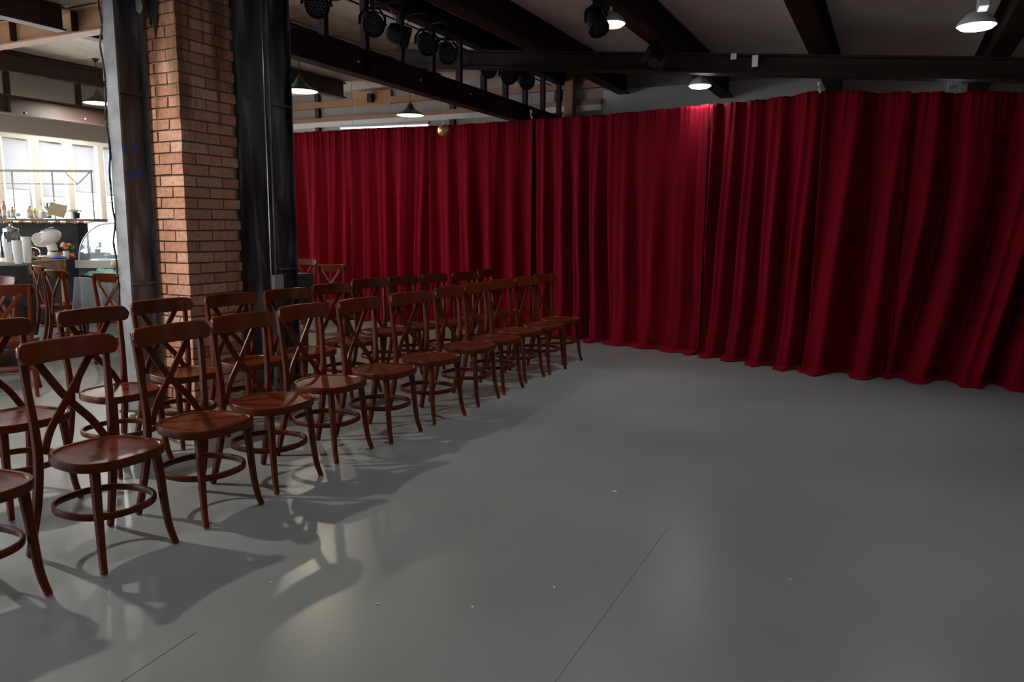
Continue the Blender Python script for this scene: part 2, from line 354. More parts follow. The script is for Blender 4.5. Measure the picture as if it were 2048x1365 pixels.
for k, b in enumerate(bays):
    w = MB()
    for (a0, a1, z0, z1) in ((b, b + 0.03, Z_S, Z_H), (b + OPEN - 0.03, b + OPEN, Z_S, Z_H), (b + 0.03, b + OPEN - 0.03, Z_S, Z_S + 0.04), (b + 0.03, b + OPEN - 0.03, Z_H - 0.04, Z_H), (b + 0.03, b + OPEN - 0.03, 1.66, 1.675)):
        wbox(w, a0, a1, W0 - 0.13, W0 - 0.08, z0, z1)
    fr = tag(w.build('window_%d' % (k + 1), 'white_paint', smooth=False), kind='structure')
    pn = MB(); wbox(pn, b + 0.03, b + OPEN - 0.03, W0 - 0.11, W0 - 0.105, Z_S + 0.04, Z_H - 0.04); pn.build('pane', 'pane', fr, smooth=False)
    if k % 1 == 0:
        z_end = 1.78 + 0.05 * math.sin(k * 2.3) if b > 0.4 else 2.36
        r = thing('roller_blind', 'white roller blind pulled halfway down a narrow window in the cream wall' if b > 0.4 else 'white roller blind rolled up at the top of a narrow window', 'blind', G(b + OPEN / 2, W0 - 0.04, z_end), ANG_U, 'roller blinds on the window wall' if b > 0.4 else 'rolled up blinds beyond the black table')
        q = MB(); N = 8
        vs = [Vector((x, 0.012 * math.sin(x * 9 + k), z)) for z in (0, (Z_H - z_end) / 2, Z_H - z_end) for x in [(-0.5 + i / N) * (OPEN - 0.075) for i in range(N + 1)]]
        q.add(vs, [(j * (N + 1) + i, j * (N + 1) + i + 1, (j + 1) * (N + 1) + i + 1, (j + 1) * (N + 1) + i) for j in range(2) for i in range(N)]).build('fabric', 'blind_fabric', r)
        MB().box((0, 0, -0.008), (OPEN - 0.08, 0.016, 0.02)).build('hem_bar', 'white_paint', r, smooth=False)
# portals only guide the sky light through the window band
pl = bpy.data.lights.new('window_portal', 'AREA'); pl.shape = 'RECTANGLE'; pl.size = bays[-1] + OPEN - bays[0]; pl.size_y = Z_H - Z_S; pl.cycles.is_portal = True
po = bpy.data.objects.new('window_portal', pl); COL.objects.link(po); po.location = G((bays[0] + bays[-1] + OPEN) / 2, W0 - 0.22, (Z_S + Z_H) / 2)
po.rotation_euler = Matrix((uv3, Vector((0, 0, 1)), -wv3)).transposed().to_euler()

# back wall; unseen tall windows added on the table side for daylight
BW0, BW1, BZ0, BZ1 = -6.25, -4.45, 0.2, 2.9
m = MB()
wbox(m, U0 - 0.2, U0, W0, W1, 0, BZ0); wbox(m, U0 - 0.2, U0, W0, W1, BZ1, 3.8); wbox(m, U0 - 0.2, U0, W0, BW0, BZ0, BZ1); wbox(m, U0 - 0.2, U0, BW1, W1, BZ0, BZ1)
tag(m.build('wall_back', 'wall_cream', smooth=False), kind='structure')
nb = 2; bwid = (BW1 - BW0) / nb
for k in range(nb):
    a0, a1 = BW0 + k * bwid, BW0 + (k + 1) * bwid; w = MB()
    for (c0, c1, z0, z1) in ((a0, a0 + 0.05, BZ0, BZ1), (a1 - 0.05, a1, BZ0, BZ1), (a0 + 0.05, a1 - 0.05, BZ0, BZ0 + 0.05), (a0 + 0.05, a1 - 0.05, BZ1 - 0.05, BZ1), (a0 + 0.05, a1 - 0.05, 1.6, 1.63)): wbox(w, U0 - 0.13, U0 - 0.08, c0, c1, z0, z1)
    fr = tag(w.build('window_%d' % (len(bays) + k + 1), 'white_paint', smooth=False), kind='structure')
    pn = MB(); wbox(pn, U0 - 0.11, U0 - 0.105, a0 + 0.05, a1 - 0.05, BZ0 + 0.05, BZ1 - 0.05); pn.build('pane', 'pane', fr, smooth=False)
pl2 = bpy.data.lights.new('window_portal', 'AREA'); pl2.shape = 'RECTANGLE'; pl2.size = BW1 - BW0; pl2.size_y = BZ1 - BZ0; pl2.cycles.is_portal = True
po2 = bpy.data.objects.new('window_portal', pl2); COL.objects.link(po2); po2.location = G(U0 - 0.22, (BW0 + BW1) / 2, (BZ0 + BZ1) / 2)
po2.rotation_euler = Matrix((wv3 * -1, Vector((0, 0, 1)), -uv3)).transposed().to_euler()

# floor joint strips (thin inlaid dark seams)
def seam(name, a, b, wd):
    a, b = at_z(*a, 0), at_z(*b, 0); d = (b - a).normalized(); n = Vector((-d.y, d.x, 0)) * wd / 2; z = Vector((0, 0, 0.0006))
    m = MB(); m.hexa([a - n, b - n, b + n, a + n], [a - n + z, b - n + z, b + n + z, a + n + z]); return tag(m.build(name, 'seam_grey', smooth=False), kind='structure')
seam('trim_1', (190, 1400), (392, 1266), 0.004); seam('trim_2', (1085, 1400), (1335, 1058), 0.0014)

# ------------------------------------------------------------------ steel members
def ibeam_pts(h, b, tw, tf):
    return [(-b / 2, 0), (b / 2, 0), (b / 2, tf), (tw / 2, tf), (tw / 2, h - tf), (b / 2, h - tf), (b / 2, h), (-b / 2, h), (-b / 2, h - tf), (-tw / 2, h - tf), (-tw / 2, tf), (-b / 2, tf)]
def ibeam(mb, p0, p1, h, b=0.14, tw=0.012, tf=0.016):
    p0, p1 = Vector(p0), Vector(p1); d = (p1 - p0).normalized(); side = d.cross(Vector((0, 0, 1))).normalized(); up = side.cross(d)
    prof = ibeam_pts(h, b, tw, tf); n = len(prof)
    vs = [p + side * x + up * z for p in (p0, p1) for x, z in prof]
    fs = [(i, (i + 1) % n, (i + 1) % n + n, i + n) for i in range(n)]
    caps = [(0, 1, 2, 3, 10, 11), (3, 4, 9, 10), (4, 5, 6, 7, 8, 9)]
    fs += [tuple(reversed(c)) for c in caps] + [tuple(i + n for i in c) for c in caps]
    return mb.add(vs, fs)
def at_u(px, py, u):                                            # on the vertical plane u = const
    d = ray(px, py); o = G(u, 0) - CAMP
    return CAMP + d * ((o.x * UD.x + o.y * UD.y) / (d.x * UD.x + d.y * UD.y))

# near truss over the row of chairs
t = thing('steel_truss', 'dark brown steel truss carrying stage lights above the chair rows', 'truss', G(0.1, 0))
inv = Vector(t.location)
def rel(p, root): return Vector(p) - Vector(root.location)
def truss(root, w, u0, u1, zb, hb, zt, ht, posts, mat, matpost):
    ibeam(MB(), rel(G(u0, w, zb), root), rel(G(u1, w, zb), root), hb, 0.13).build('bottom_chord', mat, root, smooth=False)
    ibeam(MB(), rel(G(u0, w, zt), root), rel(G(u1, w, zt), root), ht, 0.13).build('top_chord', mat, root, smooth=False)
    for u in posts:
        if u0 < u < u1:
            m = MB(); m.hexa([rel(G(u - 0.03, w - 0.03, zb + hb), root), rel(G(u + 0.03, w - 0.03, zb + hb), root), rel(G(u + 0.03, w + 0.03, zb + hb), root), rel(G(u - 0.03, w + 0.03, zb + hb), root)],
                             [rel(G(u - 0.03, w - 0.03, zt), root), rel(G(u + 0.03, w - 0.03, zt), root), rel(G(u + 0.03, w + 0.03, zt), root), rel(G(u - 0.03, w + 0.03, zt), root)])
            m.build('post', matpost, root, smooth=False)
    for u in posts[1::2]:
        if u0 < u < u1:
            for s in (1, -1):
                m = MB(); wbox(m, u - 0.005, u + 0.005, w + s * 0.008, w + s * 0.062, zb + 0.016, zb + hb - 0.016)
                m.v = [tuple(Vector(p) - Vector(root.location)) for p in m.v]; m.build('stiffener', mat, root, smooth=False)
truss(t, 0, 0.03, U1 - 0.02, 2.70, 0.23, 3.40, 0.21, [0.45 + 0.58 * k for k in range(10)], 'beam_dark', 'beam_dark')
for px, py in ((716, 123), (841, 160), (941, 188)):  # steel bolt heads coloured white to paint in their small highlights
    q = at_w(px, py, 0.012); mt = Matrix.Rotation(PI / 2, 3, Vector((UD.x, UD.y, 0)))
    MB().lathe([(0.011, 0.0), (0.011, 0.008), (0.006, 0.011)], 6, rel(q, t), mt).build('bolt', 'white_paint', t)
# far truss along the windows
t2 = thing('steel_truss', 'brown steel truss with bolted posts along the window wall', 'truss', G(-4, -6.05))
truss(t2, -6.05, -8, U1 - 0.02, 2.76, 0.24, 3.30, 0.25, [-7.6 + 1.0 * k + 0.04 for k in range(14)], 'beam_far', 'beam_brown')
for px, py in ((51, 226), (170, 238)):  # white here too, the bolts' highlights put into their colour
    q = at_w(px, py, -6.05 + 0.012); mt = Matrix.Rotation(PI / 2, 3, Vector((UD.x, UD.y, 0)))
    MB().lathe([(0.014, 0.0), (0.014, 0.01), (0.008, 0.014)], 6, rel(q, t2), mt).build('bolt', 'white_paint', t2)
# cross beam from the pier to the window wall
ibm = thing('steel_beam', 'tan steel beam running from the brick pier to the window wall', 'beam', G(0.62, -3))
ibeam(MB(), rel(G(0.62, -0.3, 3.33), ibm), rel(G(0.62, -5.96, 3.305), ibm), 0.25, 0.16).build('web_and_flanges', 'beam_tan', ibm, smooth=False)
for w in (-2.2, -3.4, -4.45, -5.3):
    m = MB(); wbox(m, 0.54, 0.70, w - 0.006, w + 0.006, 3.345, 3.56); m.v = [tuple(Vector(p) - Vector(ibm.location)) for p in m.v]; m.build('stiffener', 'beam_brown', ibm, smooth=False)
# purlins
PUR = [0.92, 2.36, 3.77, 5.2, 6.65]
PLAB = ['dark brown purlin just beside the truss with stage lights', 'dark brown purlin carrying two hanging stage lights and two bright lamps', 'dark brown bare purlin crossing the girder near the two paper tags', 'dark brown purlin carrying the bright lamp with a white box', 'dark brown purlin against the side wall']
for w, lb in zip(PUR, PLAB):
    zb = 3.315 - 0.0985 * w
    m = MB(); ibeam(m, G(U0 + 0.05, w, zb), G(U1 - 0.02, w, zb), 0.295, 0.17, 0.05, 0.02)
    tag(m.build('purlin', 'beam_dark', smooth=False), lb, 'beam', 'roof purlins over the open floor')
for w, lb in ((-1.75, 'brown purlin above the hanging pendant lamps near the truss'), (-3.5, 'brown roof beam ending at the end wall beside a small black box')):
    m = MB(); ibeam(m, G(0.75, w, 3.335), G(U1 - 0.75, w, 3.335), 0.24, 0.15, 0.04, 0.02)
    tag(m.build('purlin', 'beam_brown' , smooth=False), lb, 'beam', 'roof beams over the table area')
m = MB(); ibeam(m, G(U0 + .05, -3.5, 3.335), G(0.5, -3.5, 3.335), 0.24, 0.15, 0.04, 0.02)
tag(m.build('purlin', 'beam_brown', smooth=False), 'brown roof beam meeting the tan beam above the windows side', 'beam', 'roof beams over the table area')
# sloping girder
GU = 2.91
gz = lambda w: 3.12 - 0.0985 * w
m = MB(); ibeam(m, G(GU, -0.95, gz(-0.95)), G(GU, W1 - 0.02, gz(W1)), 0.19, 0.15, 0.02, 0.02)
tag(m.build('girder', 'beam_dark', smooth=False), 'long brown steel girder crossing under the purlins above the red curtain', 'beam')
for px, py, hh in ((1467, 113, 0.055), (1510, 122, 0.11)):
    p = at_u(px, py, GU - 0.078); m = MB().box((0, 0, 0), (0.0015, 0.055, hh))
    tag(m.build('paper_tag', 'paper', smooth=False, loc=p - uv3 * 0.0008, rot=(0, 0, ANG_U)), 'small pale paper tag stuck on the girder, the %s one' % ('shorter' if hh < 0.1 else 'longer'), 'tag')
# end wall girts and light trim above the curtain
for z, h, mt, lb in ((3.34, 0.10, 'beam_tan', 'trim_3'), (3.10, 0.07, 'beam_tan', 'trim_4'), (3.02, 0.08, 'white_paint', 'trim_5')):
    m = MB(); wbox(m, U1 - 0.09, U1, W0, 0.6, z, z + h); tag(m.build(lb, mt, smooth=False), kind='structure')
m = MB()
wbox(m, U1 - 0.015, U1, 0.6, W1, 2.4, 3.3); tag(m.build('trim_6', 'white_paint', smooth=False), kind='structure')
for k, w in enumerate((-4.6, -1.9, -0.1)):
    m = MB(); wbox(m, U1 - 0.07, U1, w - 0.04, w + 0.04, 0, 3.6); tag(m.build('trim_%d' % (7 + k), 'beam_brown', smooth=False), kind='structure')
m = MB(); wbox(m, U1 - 0.24, U1 - 0.1, 0.09, 0.22, 0, 3.58); tag(m.build('end_post', 'beam_tan', smooth=False, bevel=0.004), 'tan post against the end wall where the truss ends', 'post')
# fluorescent batten
a = at_u(680, 257, U1 - 0.6); b = at_u(858, 250, U1 - 0.6)
bt = thing('batten_light', 'long white fluorescent batten just above the curtain behind the gold ball', 'lamp', (a + b) / 2)
d = (b - a) / 2; m = MB(); m.sweep([-d + Vector((0, 0, .03)), d + Vector((0, 0, .03))], [(0.03, 0.02)] * 2, 8, power=6).build('housing', 'lamp_white', bt)
m = MB(); m.sweep([-d * 0.98, d * 0.98], 0.016, 10).build('tube', 'tube_light', bt)
m = MB()
for s in (-1, 1): m.sweep([d * s * 0.7 + Vector((0, 0, 0.045)), d * s * 0.7 + Vector((0, 0, 3.6 - bt.location.z))], 0.004, 6)
m.build('hanger_wire', 'steel', bt)

# ------------------------------------------------------------------ brick pier and steel columns
KC = Vector((-2.288, 5.45, 0))                                  # near corner of the pier
def K(s, t, z=0): return KC - wv3 * s + uv3 * t + Vector((0, 0, z))    # s towards the windows, t along the truss
pier = thing('brick_pier', 'square red brick pier standing between two black steel columns', 'pier', K(0.28, 0.25))
PH = 3.58
m = MB(); m.hexa([rel(K(0.012, 0.012), pier), rel(K(0.56, 0.012), pier), rel(K(0.56, 0.50), pier), rel(K(0.012, 0.50), pier)], [rel(K(0.012, 0.012, PH), pier), rel(K(0.56, 0.012, PH), pier), rel(K(0.56, 0.50, PH), pier), rel(K(0.012, 0.50, PH), pier)])
m.build('mortar_core', 'mortar', pier, smooth=False)
bmesh_brick = []
for v in range(4):
    bb = bmesh.new(); bmesh.ops.create_cube(bb, size=1.0)
    for q in bb.verts: q.co += Vector((random.uniform(-.012, .012), random.uniform(-.02, .02), random.uniform(-.03, .03)))
    bmesh.ops.scale(bb, vec=(1, 1, 1), verts=bb.verts)
    me = bpy.data.meshes.new('brick'); bb.to_mesh(me); bb.free(); me.materials.append(MATS['brick']); bmesh_brick.append(me)
def brick(c, size, rz):
    o = bpy.data.objects.new('brick', random.choice(bmesh_brick)); COL.objects.link(o); o.parent = pier
    o.location = rel(c, pier) + Vector((random.uniform(-.002, .002), random.uniform(-.002, .002), random.uniform(-.0015, .0015)))
    o.scale = size; o.rotation_euler = (random.uniform(-.01, .01), random.uniform(-.008, .008), rz + random.uniform(-.008, .008))
CH, BL, BD, BH, MJ = 0.0766, 0.225, 0.105, 0.0645, 0.012
nc = int(PH / CH)
for c in range(nc):
    z = c * CH + BH / 2 + 0.004
    if c % 2 == 0:                                              # corner brick lies along U
        brick(K(BD / 2, BL / 2, z), (BL, BD, BH), ANG_U)
        brick(K(BD / 2, BL * 1.5 + MJ, z), (BL, BD, BH), ANG_U)
        brick(K(BD + MJ + BL / 2, BD / 2, z), (BD, BL, BH), ANG_U)
        r = 0.505 - 2 * (BL + MJ)
    else:
        brick(K(BL / 2, BD / 2, z), (BD, BL, BH), ANG_U)
        brick(K(BD / 2, BD + MJ + BL / 2, z), (BL, BD, BH), ANG_U)
        r = 0.505 - (BD + BL + 2 * MJ)
        brick(K(BD / 2, BD + BL + 2 * MJ + r / 2, z), (r, BD, BH), ANG_U)
        brick(K(BL + MJ + BD / 2, BD / 2, z), (BD, BD, BH), ANG_U)
# tar smear and rubble at the pier top/base
m = MB(); pts = [(0.26, 2.86), (0.20, 2.98), (0.12, 2.96), (0.10, 2.88), (0.15, 2.84), (0.16, 2.72), (0.19, 2.60), (0.21, 2.74), (0.24, 2.70)]
m.hexa([rel(K(s, -0.001, z), pier) for s, z in pts], [rel(K(s, -0.009, z), pier) for s, z in pts]); m.build('tar_smear', 'tar', pier, smooth=False)

def column(root, s0, t0, depth, width, stiff, flange='column_steel'):
    # I column: flanges face along U, web faces W; s0,t0 = its near right corner
    def B(mb, sa, sb, ta, tb, za, zb):
        return mb.hexa([rel(K(sa, ta, za), root), rel(K(sb, ta, za), root), rel(K(sb, tb, za), root), rel(K(sa, tb, za), root)], [rel(K(sa, ta, zb), root), rel(K(sb, ta, zb), root), rel(K(sb, tb, zb), root), rel(K(sa, tb, zb), root)])
    B(MB(), s0, s0 + width, t0, t0 + 0.014, 0, PH).build('flange', flange, root, smooth=False)
    B(MB(), s0, s0 + width, t0 + depth - 0.014, t0 + depth, 0, PH).build('flange', flange, root, smooth=False)
    B(MB(), s0 + 0.035, s0 + 0.050, t0 + 0.014, t0 + depth - 0.014, 0, PH).build('web', 'column_steel', root, smooth=False)
    for z in stiff:
        B(MB(), s0 + 0.004, s0 + 0.035, t0 + 0.014, t0 + depth - 0.014, z, z + 0.016).build('stiffener', 'column_steel', root, smooth=False)
    B(MB(), s0 - 0.04, s0 + width + 0.04, t0 - 0.04, t0 + depth + 0.0, 0, 0.018).build('base_plate', 'column_steel', root, smooth=False)
simple('column_lit', (0.20, 0.20, 0.215), 0.38, metal=0.3, vary=0.75, vscale=7)  # paler than the web: window light on the flange put into the colour
cl = thing('steel_column', 'black steel column with a blue tape smiling face beside the brick pier', 'column', K(0.36, -0.12))
column(cl, 0.302, -0.236, 0.234, 0.118, (at_w(270, 190, WD.dot(Vector(K(0.302, 0).xy) - O)).z, 0.92), 'column_lit')
crr = thing('steel_column', 'black steel column with white wall socket and conduit under the truss end', 'column', K(0.06, 1.0))
column(crr, 0.0, 0.872, 0.25, 0.118, (2.28, 0.98))
m = MB(); m.hexa([rel(K(-0.012, 0.518), crr), rel(K(0.05, 0.518), crr), rel(K(0.05, 0.79), crr), rel(K(-0.012, 0.79), crr)], [rel(K(-0.012, 0.518, PH), crr), rel(K(0.05, 0.518, PH), crr), rel(K(0.05, 0.79, PH), crr), rel(K(-0.012, 0.79, PH), crr)])
m.build('cover_plate', 'column_steel', crr, smooth=False, bevel=0.003)
m = MB(); m.sweep([rel(K(0.0, 0.83, 0.95), crr), rel(K(0.0, 0.83, PH), crr)], 0.016, 10).build('conduit', 'column_steel', crr)
# gusset sheet between left column and pier
m = MB(); pts = [(0.302, 3.58), (0.275, 3.58), (0.270, 3.2), (0.262, 2.88), (0.235, 2.80), (0.262, 2.76), (0.302, 2.78)]
m.hexa([rel(K(s, -0.06, z), cl) for s, z in pts], [rel(K(s, -0.055, z), cl) for s, z in pts]); m.build('gusset_sheet', 'foam', cl, smooth=False)
# socket
wk = WD.dot(Vector(K(0, 0).xy) - O)
p = at_w(559, 566, wk + 0.02)
so = thing('wall_socket', 'white double wall socket fixed to the black column', 'socket', p - wv3 * 0.018, ANG_U)
MB().box((0, 0, 0), (0.105, 0.036, 0.125)).build('box', 'socket_white', so, smooth=False, bevel=0.004)
for x in (-0.024, 0.024):
    mt = Matrix.Rotation(PI / 2, 3, 'X')
    MB().lathe([(0.018, -0.002), (0.018, 0.002), (0.014, 0.002), (0.013, -0.001)], 16, (x, -0.020, 0.0), mt).build('outlet', 'lamp_white', so)
    m = MB()
    for dx in (-0.005, 0.005): m.box((x + dx, -0.0205, 0.003), (0.0025, 0.005, 0.008))
    m.build('slot', 'rubber', so, smooth=False)
# smiley of blue tape on the web
ww = WD.dot(Vector(K(0.302 + 0.035, 0).xy) - O)
def tape(parent, p0, p1, wd, name):
    a, b = at_w(*p0, ww + 0.001), at_w(*p1, ww + 0.001); d = (b - a).normalized(); n = d.cross(wv3).normalized() * wd / 2
    m = MB(); m.hexa([rel(a - n, parent), rel(b - n, parent), rel(b + n, parent), rel(a + n, parent)], [rel(q + wv3 * 0.0008, parent) for q in (a - n, b - n, b + n, a + n)]); m.build(name, 'tape_blue', parent, smooth=False)
ts = thing('tape_smiley', 'smiling face made of blue tape strips on the black column', 'tape', at_w(265, 330, ww + 0.001))
tape(ts, (252, 291), (252, 309), 0.030, 'eye'); tape(ts, (271, 289), (272, 311), 0.030, 'eye')
tape(ts, (272, 289), (279, 296), 0.008, 'eyebrow')
tape(ts, (245, 341), (256, 352), 0.040, 'mouth_strip'); tape(ts, (254, 351), (272, 352), 0.040, 'mouth_strip'); tape(ts, (271, 351), (284, 340), 0.040, 'mouth_strip')
# cable wriggling down the left column
pts = [K(0.43, -0.245, 3.5)]
for i in range(1, 30):
    z = 3.5 - i * 0.12; pts.append(K(0.428 + 0.010 * math.sin(i * 1.7), -0.243 + 0.006 * math.sin(i * 2.9), max(z, 0.01)))
pts.insert(0, K(0.55, -0.3, 3.58))
m = MB(); m.sweep(cr(pts, 3), 0.007, 6); tag(m.build('power_cable', 'cable_black'), 'black cable wriggling down the lit flange of the column', 'cable')
# crumbled debris at the column foot
for i, (px, py) in enumerate(((262, 838), (274, 834), (284, 840))):
    p = at_z(px, py, 0.0); m = MB().ball((0, 0, 0.022), 0.03, 9, 6, (1.2, 1.0, 0.75))
    m.v = [tuple(Vector(q) * (1 + 0.35 * noise.noise(Vector(q) * 40 + Vector((i * 5, 0, 0))))) for q in m.v]
    tag(m.build('rubble_lump', ('foam', 'tar', 'foam')[i], loc=p), ('pale crumbled lump', 'dark crumbled lump', 'pale crumbled lump')[i] + ' on the floor at the foot of the steel column', 'rubble', 'crumbled lumps at the column foot')

# ------------------------------------------------------------------ chairs
def make_chair():
    root = thing('cross_back_chair', 'x', 'chair')
    HS = 0.442
    # seat: rounded, slightly wider in front, with a raised lip
    def outline(k, n=48):
        out = []
        for i in range(n):
            a = 2 * PI * i / n; c, s = math.cos(a), math.sin(a); e = 2 / 2.7
            x = 0.196 * math.copysign(abs(c) ** e, c); y = 0.190 * math.copysign(abs(s) ** e, s)
            out.append((x * (1 + 0.10 * y / 0.19) * k, y * k))
        return out
    prof = [(0.90, -0.038), (0.985, -0.038), (1.0, -0.030), (1.0, -0.004), (0.99, 0.0), (0.925, 0.0), (0.905, -0.006), (0.5, -0.009), (0.02, -0.009)]
    vs = []; n = 48
    for k, z in prof: vs += [Vector((x, y, HS + z)) for x, y in outline(k, n)]
    fs = [(j * n + i, j * n + (i + 1) % n, (j + 1) * n + (i + 1) % n, (j + 1) * n + i) for j in range(len(prof) - 1) for i in range(n)]
    fs += [tuple(range(n - 1, -1, -1)), tuple((len(prof) - 1) * n + i for i in range(n))]
    MB().add(vs, fs).build('seat', 'chair_wood', root)
    # front legs
    for s in (-1, 1):
        pts = cr([(s * 0.140, 0.118, 0.415), (s * 0.147, 0.130, 0.30), (s * 0.152, 0.140, 0.18), (s * 0.159, 0.152, 0.08), (s * 0.170, 0.172, 0.006)], 4); N = len(pts)
        lg = MB().sweep(pts, [(0.0185 - 0.006 * i / (N - 1), 0.0185 - 0.006 * i / (N - 1)) for i in range(N)], 8, Vector((0, 1, 0)), power=3).build('leg', 'chair_wood', root)
        MB().lathe([(0.011, 0.0), (0.011, 0.008)], 8, (s * 0.171, 0.173, 0)).build('foot_glide', 'glide', lg)
    # rear legs run on as the back posts
    for s in (-1, 1):
        pts = cr([(s * 0.183, -0.250, 0.006), (s * 0.178, -0.226, 0.10), (s * 0.170, -0.196, 0.24), (s * 0.166, -0.176, 0.40), (s * 0.168, -0.176, 0.52), (s * 0.176, -0.188, 0.68), (s * 0.183, -0.206, 0.862)], 5); N = len(pts)
        rr = [(0.0135 + 0.0035 * math.sin(PI * min(1, i / (N - 1) * 1.15)), 0.0155 + 0.004 * math.sin(PI * min(1, i / (N - 1) * 1.15))) for i in range(N)]
        lg = MB().sweep(pts, rr, 8, Vector((0, 1, 0)), power=3).build('leg', 'chair_wood', root)
        MB().lathe([(0.011, 0.0), (0.011, 0.008)], 8, (s * 0.183, -0.250, 0)).build('foot_glide', 'glide', lg)
    # crest rail: bent plank with rounded ends, curved around the sitter's back
    NX, vs, rows = 30, [], []
    for i in range(NX + 1):
        q = -1 + 2 * i / NX; x = 0.217 * q; y = -0.222 + 0.045 * q * q
        e = max(0.0, (abs(q) - 0.80) / 0.20); hh = 0.043 * math.sqrt(max(0.02, 1 - e ** 2.4)); zc = 0.838
        th = 0.0105 * (1 - 0.25 * e ** 3)
        prof = [(-th, -hh), (-th * 1.0, -hh * 0.9), (-th, hh * 0.9), (-th * 0.5, hh), (th * 0.5, hh), (th, hh * 0.9), (th, -hh * 0.9), (th * 0.5, -hh)]
        rows.append([Vector((x, y + dy - 0.012 * dz / 0.043 + 0.010, zc + dz)) for dy, dz in prof])
    for r in rows: vs += r
    k = 8; fs = [(i * k + j, i * k + (j + 1) % k, (i + 1) * k + (j + 1) % k, (i + 1) * k + j) for i in range(NX) for j in range(k)]
    fs += [tuple(range(k - 1, -1, -1)), tuple(NX * k + j for j in range(k))]
    MB().add(vs, fs).build('crest_rail', 'chair_wood', root)
    # crossed braces
    for s in (-1, 1):
        pts = cr([(-s * 0.128, -0.212, 0.815), (-s * 0.098, -0.212, 0.77), (0.0, -0.213 + s * 0.006, 0.632), (s * 0.090, -0.196, 0.52), (s * 0.138, -0.178, 0.43)], 5)
        MB().sweep(pts, [(0.0165, 0.0065)] * len(pts), 8, Vector((0, 1, 0)), power=4).build('cross_brace', 'chair_wood', root)
    # ring stretcher
    pts = [(0.174 * math.copysign(abs(math.cos(a)) ** 0.85, math.cos(a)), -0.026 + 0.184 * math.copysign(abs(math.sin(a)) ** 0.85, math.sin(a)), 0.213) for a in [2 * PI * i / 40 for i in range(40)]]
    MB().sweep(pts, [(0.0080, 0.0145)] * 40, 8, closed=True, power=4).build('ring_stretcher', 'chair_wood', root)
    return root
front = [('f1', -1.910, 2.563, -116), ('f2', -1.650, 3.031, -114.9), ('f3', -1.436, 3.499, -115.9), ('f4', -1.257, 3.941, -115.4), ('f5', -1.073, 4.448, -114.8), ('f6', -0.825, 4.863, -115.4),
         ('f7', -0.571, 5.340, -124), ('f8', -0.329, 5.873, -115.6), ('f9', -0.134, 6.292, -116.7), ('f10', 0.058, 6.773, -119.9), ('f11', 0.282, 7.165, -118.9), ('f12', 0.474, 7.667, -121.5)]
second = [('r1', -2.349, 3.566, -115.5), ('r2', -2.161, 4.166, -114.5), ('r3', -2.034, 4.704, -119.1), ('r4', -1.761, 5.137, -120.6), ('r5', -1.507, 5.561, -121.8), ('r6', -1.299, 6.096, -121.2),
          ('r7', -1.119, 6.704, -128.0), ('r8', -0.872, 7.125, -122.0), ('r9', -0.610, 7.485, -118), ('r10', -0.342, 7.824, -121.6), ('r11', -0.123, 8.351, -114)]
ORD = ['first', 'second', 'third', 'fourth', 'fifth', 'sixth', 'seventh', 'eighth', 'ninth', 'tenth', 'eleventh', 'twelfth']
proto = make_chair(); used = [False]
def put_chair(x, y, deg, label, group):
    o = proto if not used[0] else copy_tree(proto)
    used[0] = True
    o.location = (x, y, 0); o.rotation_euler = (0, 0, math.radians(deg)); return tag(o, label, 'chair', group)
for i, (n, x, y, a) in enumerate(front):
    k = len(front) - i
    put_chair(x, y, a, 'brown cross-back wooden chair in the front row, %s from the red curtain' % ORD[k - 1], 'chairs in the front row')
for i, (n, x, y, a) in enumerate(second):
    k = len(second) - i
    put_chair(x, y, a, 'brown cross-back wooden chair in the row behind, %s from the red curtain' % ORD[k - 1], 'chairs in the second row')
def chair_at_crest(px, py, fwd, label, group):
    c = at_z(px, py, 0.838); f = Vector((fwd[0], fwd[1], 0)).normalized(); a = math.degrees(math.atan2(-f.x, f.y))
    p = c + f * 0.205; return put_chair(p.x, p.y, a, label, group)
TG = 'chairs around the draped tables'
chair_at_crest(107, 549, (0.55, 0.84), 'brown cross-back chair with its back turned, at the grey draped table', TG)
chair_at_crest(74, 539, (0.70, 0.71), 'brown cross-back chair beside the hanging green cloth', TG)
chair_at_crest(217, 556, (0.30, 0.95), 'brown cross-back chair in front of the woven straw ball', TG)
chair_at_crest(2, 581, (-0.45, 0.89), 'brown cross-back chair with its back turned, at the tall black draped table', TG)
chair_at_crest(-4, 562, (-0.2, -0.98), 'brown cross-back chair close to the tall black cloth, facing the chair rows', TG)
chair_at_crest(609, 524, (-0.3, -0.95), 'brown cross-back chair behind the black table by the curtain', TG)
chair_at_crest(662, 536, (0.35, 0.93), 'brown cross-back chair pulled up to the black table by the curtain', TG)

